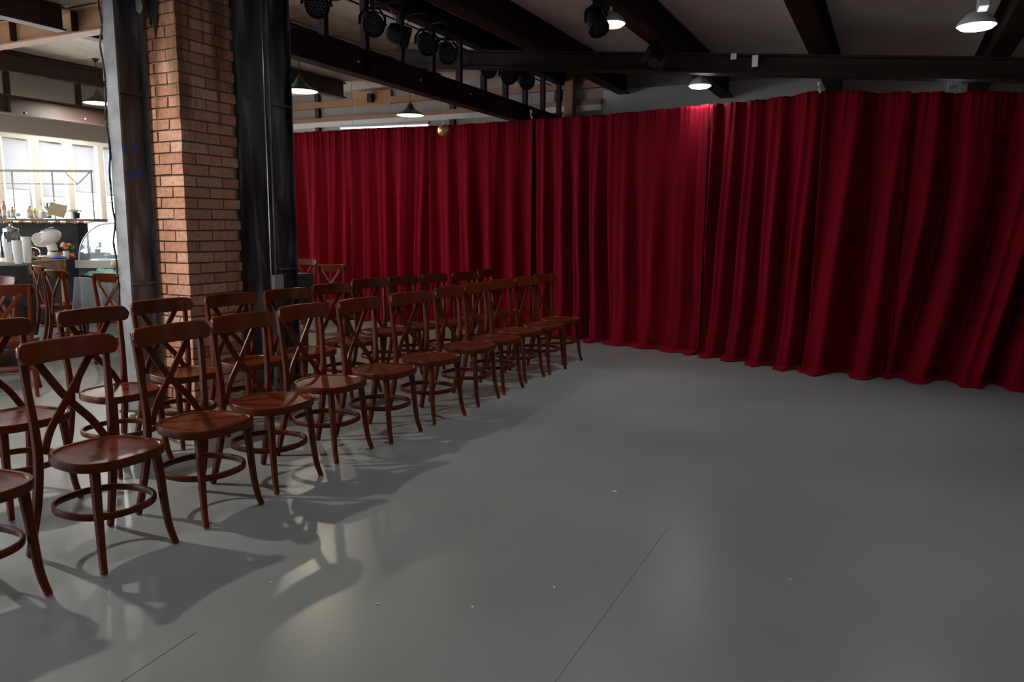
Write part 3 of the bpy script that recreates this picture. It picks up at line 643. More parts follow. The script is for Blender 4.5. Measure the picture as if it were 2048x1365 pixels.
# ------------------------------------------------------------------ curtain
# top line: straight runs between hooks, each point (x, y, top height, floor point)
PATH = [(-4.4, 12.05, 2.70), (-2.05, 11.03, 2.68), (0.21, 9.90, 2.67), (1.95, 8.33, 2.62), (2.80, 7.32, 2.60), (4.40, 6.62, 2.50), (6.2, 5.75, 2.30), (7.2, 5.29, 2.18)]
seg = [math.hypot(PATH[i + 1][0] - PATH[i][0], PATH[i + 1][1] - PATH[i][1]) for i in range(len(PATH) - 1)]
cum = [0]
for q in seg: cum.append(cum[-1] + q)
def path_at(s):
    s = max(0, min(cum[-1] - 1e-6, s)); i = max(k for k in range(len(seg)) if cum[k] <= s); f = (s - cum[i]) / seg[i]
    a, b = PATH[i], PATH[i + 1]
    def T(j):
        j = max(0, min(len(PATH) - 2, j)); return Vector((PATH[j + 1][0] - PATH[j][0], PATH[j + 1][1] - PATH[j][1])).normalized()
    t = (T(i - 1) + T(i)).normalized().lerp((T(i) + T(i + 1)).normalized(), f).normalized()
    sag = -0.03 * math.sin(PI * f)
    return Vector((a[0] + (b[0] - a[0]) * f, a[1] + (b[1] - a[1]) * f)), t, a[2] + (b[2] - a[2]) * f + sag * 0.5
def s_of_px(px):
    best, bs = 1e9, 0; s = 0
    while s < cum[-1]:
        p, t, z = path_at(s); d = Vector((p.x, p.y, 1.3)) - CAMP; q = 1024 + F_PX * d.dot(RT) / d.dot(FW)
        if abs(q - px) < best: best, bs = abs(q - px), s
        s += 0.01
    return bs
def sm(a, b, x):
    x = max(0, min(1, (x - a) / (b - a))); return x * x * (3 - 2 * x)
def curtain(s0, s1, lean, amp, seed, label, wl):
    ds = 0.009; ns = max(20, int((s1 - s0) / ds)); NZ = 64; NP = 9
    vs = []
    rnd = random.Random(seed); ph = [rnd.uniform(0, 6.28) for _ in range(8)]
    def nz(x, y, k): return noise.noise(Vector((x, y, seed * 7.31 + k * 3.7)))
    for j in range(NZ + NP):
        for i in range(ns + 1):
            s = s0 + (s1 - s0) * i / ns
            p, t, zt = path_at(s); n = Vector((t.y, -t.x))       # towards the room
            if n.dot(-p) < 0: n = -n
            ztop = zt + 0.006 * nz(s * 60, 0, 1) + 0.006 * nz(s * 25, 0, 2)
            h = min(1.0, j / (NZ - 1))
            sl = s + lean * h ** 1.7 + 0.04 * nz(s * 2, h * 1.5, 3) * h
            # heading pleats
            e = (1 - sm(0.0, 0.16, h))
            d = 0.010 * e * math.sin(2 * PI * sl / 0.055 + 3 * nz(s * 8, 0, 4)) * (0.4 + 0.6 * (0.5 + 0.5 * nz(s * 10, 1, 5)))
            # hanging folds: a warped wave with sharpened crests, deeper towards the hem
            x = sl / wl + 0.55 * nz(sl * 1.3, h * 0.5, 6) + ph[0]
            w1 = math.sin(2 * PI * x); w1 = math.copysign(abs(w1) ** 0.7, w1) + 0.22 * math.sin(4 * PI * x + 1.9)
            x2 = sl / (wl * 0.47) + 0.8 * nz(sl * 2.1, h * 0.7, 7) + ph[1]
            am = amp * (0.38 + 0.62 * sm(0.02, 0.6, h)) * (0.75 + 0.9 * abs(nz(sl * 0.9, 0.2, 8)))
            d += am * w1 + 0.30 * am * (1 - 0.6 * h) * math.sin(2 * PI * x2) + 0.02 * h * nz(sl * 1.5, h * 2, 9)
            d += 0.05 * sm(0.75, 1.0, h) ** 2
            ef = sm(0.0, 0.10, s - s0) * sm(0.0, 0.10, s1 - s); d = d * ef + (1 - ef) * (0.035 if seed % 2 else -0.035)
            z = ztop * (1 - h) + 0.035 * h
            if j >= NZ:                                         # cloth pooled on the floor
                k = (j - NZ + 1) / NP
                d += (0.06 + 0.13 * (0.5 + 0.5 * nz(s * 2.3, 0, 10))) * k + 0.02 * nz(s * 9, k * 2, 11) * k
                z = 0.035 + 0.030 * max(0, nz(s * 5, k * 3, 12) + 0.3 * math.sin(2 * PI * x)) * math.sin(PI * min(1, k)) - 0.028 * k
            # edge panels taper at the sides so overlaps read as separate lengths
            q = p + n * d
            vs.append(Vector((q.x, q.y, max(z, 0.004))))
    N = ns + 1; fs = [(j * N + i, j * N + i + 1, (j + 1) * N + i + 1, (j + 1) * N + i) for j in range(NZ + NP - 1) for i in range(ns)]
    o = MB().add(vs, fs).build('stage_curtain', 'red_velvet')
    md = o.modifiers.new('thick', 'SOLIDIFY'); md.thickness = 0.004; md.offset = 0
    for pl_ in o.data.polygons: pl_.use_smooth = True
    return tag(o, label, 'curtain', 'red curtain panels hung along the line')
CPX = [(470, 708, 0.03, 0.060, 'red velvet curtain panel hanging behind the black table'),
       (700, 868, 0.02, 0.060, 'red velvet curtain panel under the fluorescent batten, behind the second row of chairs'),
       (862, 1066, -0.05, 0.070, 'red velvet curtain panel hanging behind the gold ball'),
       (1058, 1236, -0.10, 0.078, 'red velvet curtain panel ending beside the last chair of the front row'),
       (1228, 1412, -0.02, 0.058, 'red velvet curtain panel brightly lit at its top by a ceiling lamp'),
       (1404, 1640, 0.10, 0.100, 'deeply folded red velvet curtain panel between the bright lamp and the white hook'),
       (1632, 1800, 0.16, 0.130, 'deeply folded red velvet curtain panel starting at the white hook'),
       (1790, 2300, 0.26, 0.130, 'deeply folded red velvet curtain panel under the lamp with a white box')]
for i, (a, b, ln, am, lb) in enumerate(CPX):
    s0 = s_of_px(a) if a > 480 else 0.0
    s1 = s_of_px(b) if b < 2200 else cum[-1]
    curtain(s0, s1, ln, am, 11 + i, lb, (0.30, 0.28, 0.33, 0.30, 0.34, 0.27, 0.38, 0.40)[i])
# hanging line and hooks
m = MB(); m.sweep([Vector((path_at(cum[-1] * i / 60)[0].x, path_at(cum[-1] * i / 60)[0].y, path_at(cum[-1] * i / 60)[2] - 0.05)) + Vector((path_at(cum[-1] * i / 60)[1].y, -path_at(cum[-1] * i / 60)[1].x, 0)) * (0.17 if Vector((path_at(cum[-1] * i / 60)[1].y, -path_at(cum[-1] * i / 60)[1].x)).dot(path_at(cum[-1] * i / 60)[0]) > 0 else -0.17) for i in range(61)], 0.005, 6)
tag(m.build('curtain_wire', 'steel'), 'thin steel wire running along the top of the red curtain', 'wire')
for px, py, lb in ((1062, 232, 'small pale hook holding the curtain wire beside the truss end'), (1638, 180, 'small pale hook holding the curtain wire below the bare purlin')):
    p, tt, zt = path_at(s_of_px(px)); p3 = at_y(px, py, p.y - 0.05)
    hk = thing('curtain_hook', lb, 'hook', p3)
    m = MB(); m.sweep(cr([(0, 0, 0.06), (0, 0, 0.0), (0.012, 0, -0.025), (0.02, 0, -0.01)], 4), 0.006, 6).build('hook', 'white_paint', hk)
    MB().lathe([(0.016, 0.045), (0.016, 0.06), (0.008, 0.075)], 10).build('eye_nut', 'white_paint', hk)
    m = MB(); m.sweep([(0, 0, 0.07), (0, 0, roof_z((Vector((p3.x, p3.y)) - O).dot(WD)) - (0.32 if px > 1500 else 0.0) - p3.z)], 0.0015, 5).build('drop_wire', 'cable_black', hk)

# ------------------------------------------------------------------ lamps
def high_bay(px, py, w, label, power, yy=None):
    p = at_w(px, py, w) if yy is None else at_y(px, py, yy); zt = 3.315 - 0.0985 * w
    r = thing('ceiling_lamp', label, 'lamp', p, ANG_U, 'bright white lamps under the purlins')
    R = 0.115
    MB().lathe([(R * 0.35, 0.085), (R * 0.55, 0.07), (R * 0.9, 0.03), (R, 0.008), (R, 0.0), (R * 0.97, 0.0)], 28, cap=True).build('dome', 'lamp_white', r)
    MB().lathe([(R * 0.95, -0.001), (R * 0.80, -0.016), (R * 0.4, -0.026), (R * 0.02, -0.028)], 28).build('diffuser', 'diffuser', r)
    if zt - p.z > 0.09:
        m = MB(); m.sweep([(0, 0, 0.08), (0, 0, zt - p.z)], 0.012, 8).build('stem', 'lamp_white', r)
    lamp('lamp_light', 'AREA', r, (0, 0, -0.032), power, (0.92, 0.97, 1.0), 0.2, math.radians(100))
    return r
def driver_box(px, py, yy, label, L=0.16):
    p = at_y(px, py, yy)
    o = MB().box((0, 0, 0), (L, 0.062, 0.055)).build('driver_box', 'lamp_white', smooth=False, loc=p, rot=(0, 0, ANG_U), bevel=0.005)
    return tag(o, label, 'box')
LP = 9.5
high_bay(1222, 48, 2.36, 'bright white lamp beside the stage light hung nearest on the purlin', LP)
high_bay(1400, 172, 2.36, 'bright white lamp just above the lit top of the curtain', LP * 0.22, 8.25)
high_bay(1953, 52, 5.2, 'bright white lamp hanging below its white driver box', LP * 0.45, 5.2)
l4 = high_bay(1893, 215, 5.2, 'white lamp mostly hidden behind the curtain top', LP * 0.6, 7.5)
driver_box(1967, 8, 4.95, 'white driver box fixed above the bright hanging lamp'); driver_box(1908, 168, 7.45, 'white driver box just above the curtain top')
for w, u in ((2.36, -1.3), (5.2, -1.3), (2.36, -3.6), (5.2, -3.6), (3.8, -6.5)):                       # unseen lamps added above and behind the view to light the floor
    p = G(u, w, 3.315 - 0.0985 * w - 0.25)
    r = thing('ceiling_lamp', 'added unseen white lamp under a purlin over the floor away from the curtain', 'lamp', p, ANG_U, 'added lamps away from the curtain')
    MB().lathe([(0.04, 0.085), (0.06, 0.07), (0.1, 0.03), (0.115, 0.008), (0.115, 0.0)], 20).build('dome', 'lamp_white', r)
    MB().lathe([(0.11, -0.001), (0.09, -0.016), (0.04, -0.026), (0.002, -0.028)], 20).build('diffuser', 'diffuser', r)
    m = MB(); m.sweep([(0, 0, 0.08), (0, 0, 0.25)], 0.012, 8).build('stem', 'lamp_white', r)
    lamp('lamp_light', 'AREA', r, (0, 0, -0.032), LP * 0.40, (0.92, 0.97, 1.0), 0.2, math.radians(100))

def pendant(x, y, z, label, power, colr=(1.0, 0.84, 0.64), top=None):
    top = top or roof_z(-1)
    r = thing('pendant_lamp', label, 'lamp', (x, y, z), 0, 'green pendant lamps')
    out = [(0.200, 0.0), (0.198, 0.012), (0.172, 0.030), (0.120, 0.052), (0.075, 0.080), (0.052, 0.110), (0.040, 0.140), (0.024, 0.165), (0.012, 0.180)]
    inn = [(a - 0.003 if a > 0.02 else 0.01, b - 0.003) for a, b in reversed(out)]
    MB().lathe(out, 32, cap=False).build('shade', 'pendant_green', r)
    MB().lathe([(a * 0.985, b - 0.001) for a, b in out], 32, cap=False).build('shade_lining', 'pendant_inner', r)
    MB().lathe([(0.188, 0.010), (0.188, 0.006), (0.15, 0.0), (0.08, -0.004), (0.004, -0.005)], 28).build('frosted_glass', 'bulb_warm', r)
    MB().sweep([(0, 0, 0.18), (0, 0, top - z - 0.03)], 0.004, 6).build('cord', 'cable_black', r)
    MB().lathe([(0.05, top - z - 0.05), (0.05, top - z - 0.01), (0.02, top - z - 0.075)][::-1], 14).build('ceiling_rose', 'black_plastic', r)
    lamp('lamp_light', 'AREA', r, (0, 0, -0.010), power, colr, 0.06)
PP = 16
pa = at_y(600, 183, 9.05); pb = at_y(820.5, 231, 11.4); pc = at_y(197, 207, 11.0)
pendant(pa.x, pa.y, pa.z, 'green metal pendant lamp hanging beside the black column', PP * 2.0, top=3.34)
pendant(pb.x, pb.y, pb.z, 'green metal pendant lamp hanging near the gold ball', PP, top=3.34)
pendant(pc.x, pc.y, pc.z, 'green metal pendant lamp hanging near the windows', PP * 3, (1.0, 0.93, 0.84))
for u, w in ((-3.0, -0.45), (-5.6, -1.8)):  # unseen pendants added to brighten the brick face and the floor nearby
    q = G(u, w, pa.z); pendant(q.x, q.y, q.z, 'added unseen green metal pendant lamp over the aisle before the brick pier, %s' % ('nearer the pier' if u > -4 else 'farther from the pier'), PP * (6 if u > -4 else 2.5), (1.0, 0.93, 0.84))
pd = at_y(268, 90, 6.55)
pendant(pd.x, pd.y, pa.z, 'green metal pendant lamp hidden behind the brick pier', PP)

# gold ball
gp = at_w(887, 261, 0.0)
gb = thing('gold_ball', 'matt gold ball hanging on a thread from the truss', 'ball', gp)
MB().ball((0, 0, 0), 0.066, 28, 18).build('sphere', 'gold', gb)
MB().lathe([(0.012, 0.062), (0.012, 0.078), (0.004, 0.08)], 10).build('cap', 'gold', gb)
MB().sweep([(0, 0, 0.078), (0, 0, 2.70 - gp.z)], 0.0018, 5).build('thread', 'white_paint', gb)

# stage lights
def stage_light(px, py, w, label, aim, hang_z, R=0.098, group='black stage lights on the truss'):
    p = at_w(px, py, w)
    r = thing('stage_light', label, 'stage light', p, 0, group)
    d = Vector(aim).normalized(); mt = d.to_track_quat('Z', 'Y').to_matrix()
    MB().lathe([(R * 0.55, -0.13), (R * 0.8, -0.125), (R * 0.92, -0.09), (R * 0.92, 0.0), (R, 0.004), (R, 0.075), (R * 0.93, 0.075), (R * 0.90, 0.045)], 28, (0, 0, 0), mt, cap=False).build('can', 'can_black', r)
    MB().lathe([(R * 0.55, -0.13), (R * 0.3, -0.145), (0.004, -0.147)], 20, (0, 0, 0), mt, cap=False).build('rear_cap', 'can_black', r)
    ln = MB().lathe([(R * 0.93, 0.044), (R * 0.93, 0.048), (0.004, 0.048)], 28, (0, 0, 0), mt, cap=False).build('lens_plate', 'can_black', r)
    m = MB(); k = R / 3.6
    for a in range(-3, 4):
        for b in range(-3, 4):
            x, y = (a + b * 0.5) * k * 1.0, b * k * 0.87
            if math.hypot(x, y) < R * 0.82: m.lathe([(k * 0.42, 0.048), (k * 0.36, 0.056), (k * 0.02, 0.060)], 8, (0, 0, 0), mt @ Matrix.Identity(3), cap=False); n = 24; off = mt @ Vector((x, y, 0)); m.v[-n:] = [tuple(Vector(q) + off) for q in m.v[-n:]]
    m.build('led_lenses', 'lens_dark', ln)
    sd = d.cross(Vector((0, 0, 1))).normalized() * (R + 0.012); top = Vector((0, 0, hang_z - p.z - 0.035))
    m = MB(); m.sweep([sd, sd * 1.0 + Vector((0, 0, 0.06)), sd * 0.55 + Vector((0, 0, R + 0.035)) , -sd * 0.55 + Vector((0, 0, R + 0.035)), -sd + Vector((0, 0, 0.06)), -sd], [(0.012, 0.003)] * 6, 6, d, power=5).build('yoke', 'can_black', r)
    m = MB(); m.box((0, 0, (R + 0.035 + top.z) / 2), (0.03, 0.03, max(0.02, top.z - R - 0.02))); m.box(top + Vector((0, 0, 0.015)), (0.07, 0.05, 0.04)); m.build('clamp', 'can_black', r, smooth=False)
    if w < 1:
        MB().sweep([top + Vector((0, 0, 0.02)), top + Vector((0, 0, 0.02)) - wv3 * (w - 0.07)], [(0.012, 0.008)] * 2, 6, power=4).build('bracket_arm', 'can_black', r)
    for s in (-1, 1): MB().ball(sd * s * 1.05, 0.013, 8, 6).build('knob', 'rubber', r)
    return p
aim = (0.30, -0.85, -0.45)
SL = [(633, 8, 'black round stage light close to the black column, on the truss', aim), (745, 48, 'black round stage light on the truss above a shiny white speck, second from the column', aim),
      (803, 72, 'black stage light turned sideways on the truss, third from the column', (0.95, 0.1, -0.3)), (853, 88, 'black round stage light on the truss, fourth from the column', aim),
      (893, 106, 'black round stage light on the truss where the girder meets it', aim), (975, 137, 'black round stage light on the truss just past the girder, sixth from the column', aim),
      (1016, 150, 'black round stage light on the truss, next to last before the end wall', aim), (1051, 161, 'black round stage light on the truss nearest the end wall', aim)]
sp_ = [stage_light(px, py, 0.13 if px == 975 else 0.26, lb, am_, 3.42) for px, py, lb, am_ in SL]
stage_light(1193, 46, 2.30, 'black stage light hanging beside the bright lamp on the purlin', (0.25, -0.55, -0.8), 3.077, 0.085, 'black stage lights on the purlin')
stage_light(1310, 117, 2.36, 'black stage light hanging against the girder', (-0.3, -0.5, -0.8), 3.077, 0.085, 'black stage lights on the purlin')
pts = []
for i, p in enumerate(sp_):
    bk = -wv3 * 0.15; pts.append(Vector((p.x, p.y, 3.385)) + bk)
    if i < len(sp_) - 1: q = (p + sp_[i + 1]) / 2; pts.append(Vector((q.x, q.y, 3.36 if i == 4 else 3.34 if i % 2 else 3.22)) + bk)
m = MB(); m.sweep(cr(pts, 5), 0.005, 5); tag(m.build('power_cable', 'cable_black'), 'black cable looping from stage light to stage light along the truss', 'cable')
m = MB(); m.sweep([G(0.1, -0.10, 3.375), G(5.6, -0.10, 3.375)], 0.009, 6); tag(m.build('power_cable', 'cable_black'), 'straight black cable run under the top chord of the truss', 'cable')

# paper scraps on the floor
for i, (px, py, sz) in enumerate(((1229, 984, 0.022), (1108, 1176, 0.014), (542, 1166, 0.012), (755, 1209, 0.014), (945, 1215, 0.010), (1580, 1160, 0.008), (1574, 727, 0.03))):
    p = at_z(px, py, 0.0); m = MB(); a = i * 1.3
    m.hexa([(-sz / 2, -sz / 4, 0.0), (sz / 2, -sz / 5, 0.0), (sz / 2.4, sz / 4, 0.002), (-sz / 2.6, sz / 5, 0.001)], [(-sz / 2, -sz / 4, 0.002), (sz / 2, -sz / 5, 0.0025), (sz / 2.4, sz / 4, 0.004), (-sz / 2.6, sz / 5, 0.003)])
    tag(m.build('paper_scrap', 'paper', smooth=False, loc=p, rot=(0, 0, a)), 'tiny white paper scrap lying on the grey floor' if i < 6 else 'white paper scrap at the hem of the red curtain', 'scrap', 'paper scraps on the floor')

# ------------------------------------------------------------------ table area by the windows
def cloth_table(x, y, w, d, h, drop, rz, matc, tlabel, clabel, legs=True, folds=9, amp=0.02):
    t = thing('table', tlabel, 'table', (x, y, 0), rz)
    MB().box((0, 0, h - 0.02), (w, d, 0.03)).build('table_top', 'table_wood', t, smooth=False, bevel=0.003)
    for sx in (-1, 1):
        for sy in (-1, 1):
            MB().sweep([(sx * (w / 2 - 0.06), sy * (d / 2 - 0.06), 0), (sx * (w / 2 - 0.08), sy * (d / 2 - 0.08), h - 0.035)], 0.014, 8).build('leg', 'black_plastic', t)
    N = 120; rows = [(0.0, -1), (0.0, 0), (0.35, 1), (0.7, 1), (1.0, 1)]; vs = []
    for k, (f, ty) in enumerate(rows):
        for i in range(N):
            a = i / N * 4; sd = int(a); q = a - sd - 0.5
            px, py = [(q * w, -d / 2), (w / 2, q * d), (-q * w, d / 2), (-w / 2, -q * d)][sd]
            nx, ny = [(0, -1), (1, 0), (0, 1), (-1, 0)][sd]
            sc = 0.98 if ty == -1 else 1.0
            o = 0.012 + amp * f * (1 + math.sin(i / N * 2 * PI * folds + 2 * math.sin(i * 0.21))) + (0.02 * f if abs(q) > 0.42 else 0)
            if ty == -1: o = -0.01
            z = h + 0.004 - f * drop + (0.012 * math.sin(i * 0.5) * f)
            vs.append((px * sc + nx * o + (0.0 if abs(q) < 0.45 else 0), py * sc + ny * o, max(z, 0.012)))
    fs = [(k * N + i, k * N + (i + 1) % N, (k + 1) * N + (i + 1) % N, (k + 1) * N + i) for k in range(len(rows) - 1) for i in range(N)] + [tuple(range(N))]
    c = MB().add(vs, fs).build('tablecloth', matc, loc=(x, y, 0), rot=(0, 0, rz)); tag(c, clabel, 'tablecloth')
    return t
E2 = Vector((0.766, -0.643, 0)); N2 = Vector((0.643, 0.766, 0)); P2 = Vector((-4.42, 8.12, 0))
gt = P2 + E2 * (-0.08) + N2 * 0.42; gr = math.atan2(E2.y, E2.x)
cloth_table(gt.x, gt.y, 1.02, 0.75, 0.75, 0.44, gr, 'grey_cloth', 'folding table under the grey cloth beside the column', 'dark grey cloth draped over the table beside the column', folds=14, amp=0.028)
m = MB(); vs = []                                              # green runner over the table, falling over its far end
prof = [(-0.605, 0.30), (-0.595, 0.56), (-0.575, 0.752), (-0.50, 0.775), (-0.35, 0.773), (-0.2, 0.773), (-0.05, 0.772), (0.10, 0.772), (0.30, 0.771)]
for k, (x, z) in enumerate(prof):
    for i in range(13): vs.append((x, -0.30 + 0.40 * i / 12, z + (0.075 * math.sin(PI * i / 12) * (0.75 + 0.25 * math.sin(i * 2.1 + k)) if k >= 3 else 0.006 * math.sin(i * 1.3 + k))))
m.add(vs, [(k * 13 + i, k * 13 + i + 1, (k + 1) * 13 + i + 1, (k + 1) * 13 + i) for k in range(len(prof) - 1) for i in range(12)])
tag(m.build('table_runner', 'green_sequin', loc=(gt.x, gt.y, 0.0), rot=(0, 0, gr)), 'shiny green sequin runner lying on the grey tablecloth', 'runner')
m = MB().ball((0, 0, 0), 0.062, 20, 12, (1.15, 1.15, 0.8))
tag(m.build('straw_ball', 'straw', loc=(at_z(236, 545, 0.80).x, at_z(236, 545, 0.80).y, 0.895)), 'pale woven straw ball resting on the green sequin runner', 'ornament')
# tall black table with the cups
pU = at_z(57, 530, 0.955)
cloth_table(pU.x - 0.866 * 0.63 - 0.5 * 0.26, pU.y - 0.5 * 0.63 + 0.866 * 0.26, 1.2, 0.46, 0.945, 0.93, math.radians(30), 'black_cloth', 'tall serving table under a floor-length black cloth', 'floor-length black cloth on the tall serving table under the cup stacks', folds=9, amp=0.012)
def cup_stack(px, py, n, label):
    p = at_z(px, py, 0.952); m = MB(); h = 0.11
    r = thing('cup_stack', label, 'cups', (p.x, p.y + 0.10, 0.952), 0, 'stacks of clear cups')
    for k in range(n):
        z0 = k * 0.011
        MB().lathe([(0.030, z0), (0.0405, z0 + h), (0.043, z0 + h), (0.043, z0 + h + 0.004), (0.040, z0 + h + 0.003)], 20, cap=False).build('cup', 'cup_clear', r)
cup_stack(6, 526, 9, 'middling stack of clear plastic cups beside the glass jar')
cup_stack(24, 529, 11, 'shorter stack of clear plastic cups between two others'); cup_stack(43, 527, 14, 'tallest stack of clear plastic cups at the table corner')
pj = at_z(2, 522, 0.952); jar = thing('drink_dispenser', 'glass drink dispenser jar with metal lid behind the cup stacks', 'jar', (pj.x, pj.y + 0.20, 0.952))
MB().lathe([(0.07, 0.0), (0.085, 0.02), (0.088, 0.24), (0.07, 0.29), (0.06, 0.30)], 24, cap=False).build('glass', 'bottle_clear', jar)
MB().lathe([(0.075, 0.005), (0.078, 0.16)], 24).build('drink', 'pink', jar)
MB().lathe([(0.072, 0.30), (0.072, 0.33), (0.03, 0.345), (0.012, 0.36), (0.014, 0.38), (0.004, 0.385)], 20).build('lid', 'steel', jar)
# wooden table with the mixer
HW = 0.90; WA = Vector((-5.66, 8.96, 0)); WDIR = Vector((-0.141, 0.990, 0)); WL = Vector((-0.990, -0.141, 0))
wc = WA + WDIR * 0.58 + WL * 0.37
wt = thing('wooden_table', 'honey-coloured wooden work table carrying the white mixer', 'table', (wc.x, wc.y, 0), math.atan2(WDIR.y, WDIR.x))
MB().box((0, 0, HW - 0.015), (1.20, 0.74, 0.03)).build('table_top', 'table_wood', wt, smooth=False, bevel=0.004)
for sy in (-1, 1): MB().box((0, sy * 0.33, HW - 0.095), (1.06, 0.025, 0.13)).build('apron', 'table_wood', wt, smooth=False)
for sx in (-1, 1): MB().box((sx * 0.545, 0, HW - 0.095), (0.025, 0.60, 0.13)).build('apron', 'table_wood', wt, smooth=False)
for sx in (-0.545, 0.545):
    for sy in (-0.325, 0.325): MB().box((sx, sy, (HW - 0.03) / 2), (0.06, 0.06, HW - 0.03)).build('leg', 'table_wood', wt, smooth=False, bevel=0.004)
def on_table(px, back):                                          # a spot on the wooden table under pixel column px, back = distance along the table
    y = 8.96 + back; q = at_y(px, 505, y); return Vector((q.x, q.y, HW + 0.001))
pm = on_table(97, 0.92)
mx = thing('stand_mixer', 'white stand mixer with tilted head on the wooden table', 'mixer', (pm.x, pm.y, HW), math.radians(8))
mx.scale = (1.08, 1.08, 1.08)
MB().sweep([(-0.10, 0, 0.018), (0.09, 0, 0.018)], [(0.09, 0.018), (0.075, 0.018)], 20, power=3).build('base', 'white_enamel', mx)
MB().sweep(cr([(0.04, 0, 0.03), (0.05, 0, 0.09), (0.035, 0, 0.16)], 5), [(0.05, 0.055) for _ in range(11)], 16).build('column', 'white_enamel', mx)
tl = Matrix.Rotation(math.radians(-22), 3, 'Y')
hd = MB().ball((0, 0, 0.235), 0.10, 24, 16, (1.65, 0.92, 0.95), tl).build('head', 'white_enamel', mx)
fc = Matrix.Rotation(math.radians(70), 3, 'X') @ Matrix.Rotation(0.3, 3, 'Y')
MB().lathe([(0.070, 0.0), (0.070, 0.018), (0.058, 0.022), (0.050, 0.016), (0.004, 0.016)], 28, (-0.06, -0.085, 0.225), fc).build('hub_cap', 'white_enamel', mx)
for k in range(3):
    MB().sweep([tl @ Vector((-0.02 + k * 0.05, 0.0, 0.097)) + Vector((0, -0.02, 0.235)), tl @ Vector((0.05 + k * 0.05, -0.05, 0.075)) + Vector((0, -0.02, 0.235))], 0.006, 6).build('vent_slot', 'black_plastic', hd)
tray = thing('steel_tray', 'shiny metal tray beside the mixer foot on the wooden table', 'tray', (on_table(62, 0.55).x, on_table(62, 0.55).y, HW + 0.002))
MB().lathe([(0.10, 0), (0.12, 0.03), (0.125, 0.03), (0.105, 0.004), (0.004, 0.004)], 24, cap=False).build('dish', 'steel', tray)
MB().sweep(cr([(-0.11, 0, 0.03), (-0.10, 0, 0.13), (0.0, 0, 0.15), (0.10, 0, 0.12), (0.11, 0, 0.03)], 5), 0.006, 6).build('handle', 'steel', tray)
for (px, cmat, lb, sc) in ((118, 'blue', 'small blue folded cloth on the wooden table', (0.10, 0.06, 0.02)), (136, 'red', 'red printed napkin bundle on the wooden table', (0.09, 0.05, 0.03)), (60, 'leaf', 'green leafy bundle lying on the wooden table', (0.10, 0.04, 0.02))):
    p = on_table(px, {118: 0.62, 136: 0.80, 60: 0.25}[px]); m = MB().ball((0, 0, sc[2]), 1.0, 14, 8, sc)
    m.v = [(x + 0.012 * noise.noise(Vector((x, y, z)) * 30), y, max(0.001, z + 0.008 * noise.noise(Vector((y, z, x)) * 40))) for x, y, z in m.v]
    tag(m.build('cloth_bundle', cmat, loc=(p.x, p.y, HW + 0.001)), lb, 'cloth')
# back bar with rack
YB = 10.22
bz = at_y(90, 437, YB).z; xl, xr = at_y(-8, 437, YB).x, at_y(190, 437, YB).x
bar = thing('back_bar', 'tall dark back bar with a shelf of bottles in front of the windows', 'bar', ((xl + xr) / 2, YB + 0.15, 0))
bw = xr - xl
MB().box((0, 0, bz - 0.02), (bw, 0.34, 0.035)).build('shelf_board', 'case_grey', bar, smooth=False, bevel=0.003)
pe = at_y(150, 437, YB).x - xl
MB().box((-bw / 2 + pe / 2, 0.02, (bz - 0.04) / 2), (pe, 0.26, bz - 0.045)).build('front_panel', 'black_cloth', bar, smooth=False)
garl = thing('bead_garland', 'garland of red, yellow and green beads along the back bar edge', 'garland', ((xl + xr) / 2, YB - 0.03, bz - 0.05))
for k, mt in enumerate(('red', 'yellow', 'leaf_light', 'orange')):
    m = MB(); n = int(bw / 0.022)
    for i in range(k, n, 4): m.ball((-bw / 2 + (i + 0.5) * bw / n, 0, 0.006 * math.sin(i * 0.9)), 0.0125, 8, 6)
    o = m.build('beads', mt, garl); o['kind'] = 'stuff'
rk = thing('bottle_rack', 'pale wooden rack frame with corner braces standing on the back bar', 'rack', ((xl + xr) / 2, YB + 0.14, bz - 0.002))
rt = at_y(100, 342, YB + 0.14).z - bz; rl = at_y(100, 368, YB + 0.14).z - bz
cx = (xl + xr) / 2
X = lambda px: at_y(px, 400, YB + 0.14).x - cx
def bar_(a, b, t=0.018, mat='frame_paint', nm='rail'):
    return MB().sweep([a, b], [(t / 2, t / 2)] * 2, 4, Vector((0, 1, 0)), power=2).build(nm, mat, rk, smooth=False)
bar_((-bw / 2, 0, rt), (X(188), 0, rt), 0.045); bar_((-bw / 2, 0, rl), (X(158), 0, rl), 0.016)
for px in (28, 108, 186): bar_((X(px), 0, 0), (X(px), 0, rt), 0.02, nm='upright')
bar_((X(132), 0, rt), (X(158), 0, rl), 0.016, nm='brace'); bar_((X(185), 0, rt), (X(158), 0, rl), 0.016, nm='brace')
def bottle(px, h, r, mat, label, cap='red', body_h=0.62):
    p = at_y(px, 432, YB + 0.10); b = thing('bottle', label, 'bottle', (p.x, YB + 0.08, bz + 0.0), 0, 'bottles on the back bar')
    MB().lathe([(r * 0.9, 0), (r, 0.01), (r, h * body_h), (r * 0.8, h * (body_h + 0.08)), (r * 0.36, h * 0.82), (r * 0.34, h * 0.95)], 18).build('body', mat, b)
    MB().lathe([(r * 0.4, h * 0.93), (r * 0.4, h), (r * 0.3, h * 1.005)], 12).build('cap', cap, b)
    MB().lathe([(r * 1.02, h * 0.15), (r * 1.02, h * 0.48)], 18, cap=False).build('paper_label', 'paper', b)
bottle(2, 0.15, 0.035, 'orange', 'orange bottle with white label on the back bar'); bottle(11, 0.22, 0.030, 'pink', 'tall pink bottle with red cap on the back bar')
bottle(20, 0.12, 0.03, 'white_enamel', 'small white bottle beside the tall pink bottle', 'black_plastic'); bottle(28, 0.15, 0.033, 'cork', 'brownish bottle by the second rack upright', 'black_plastic')
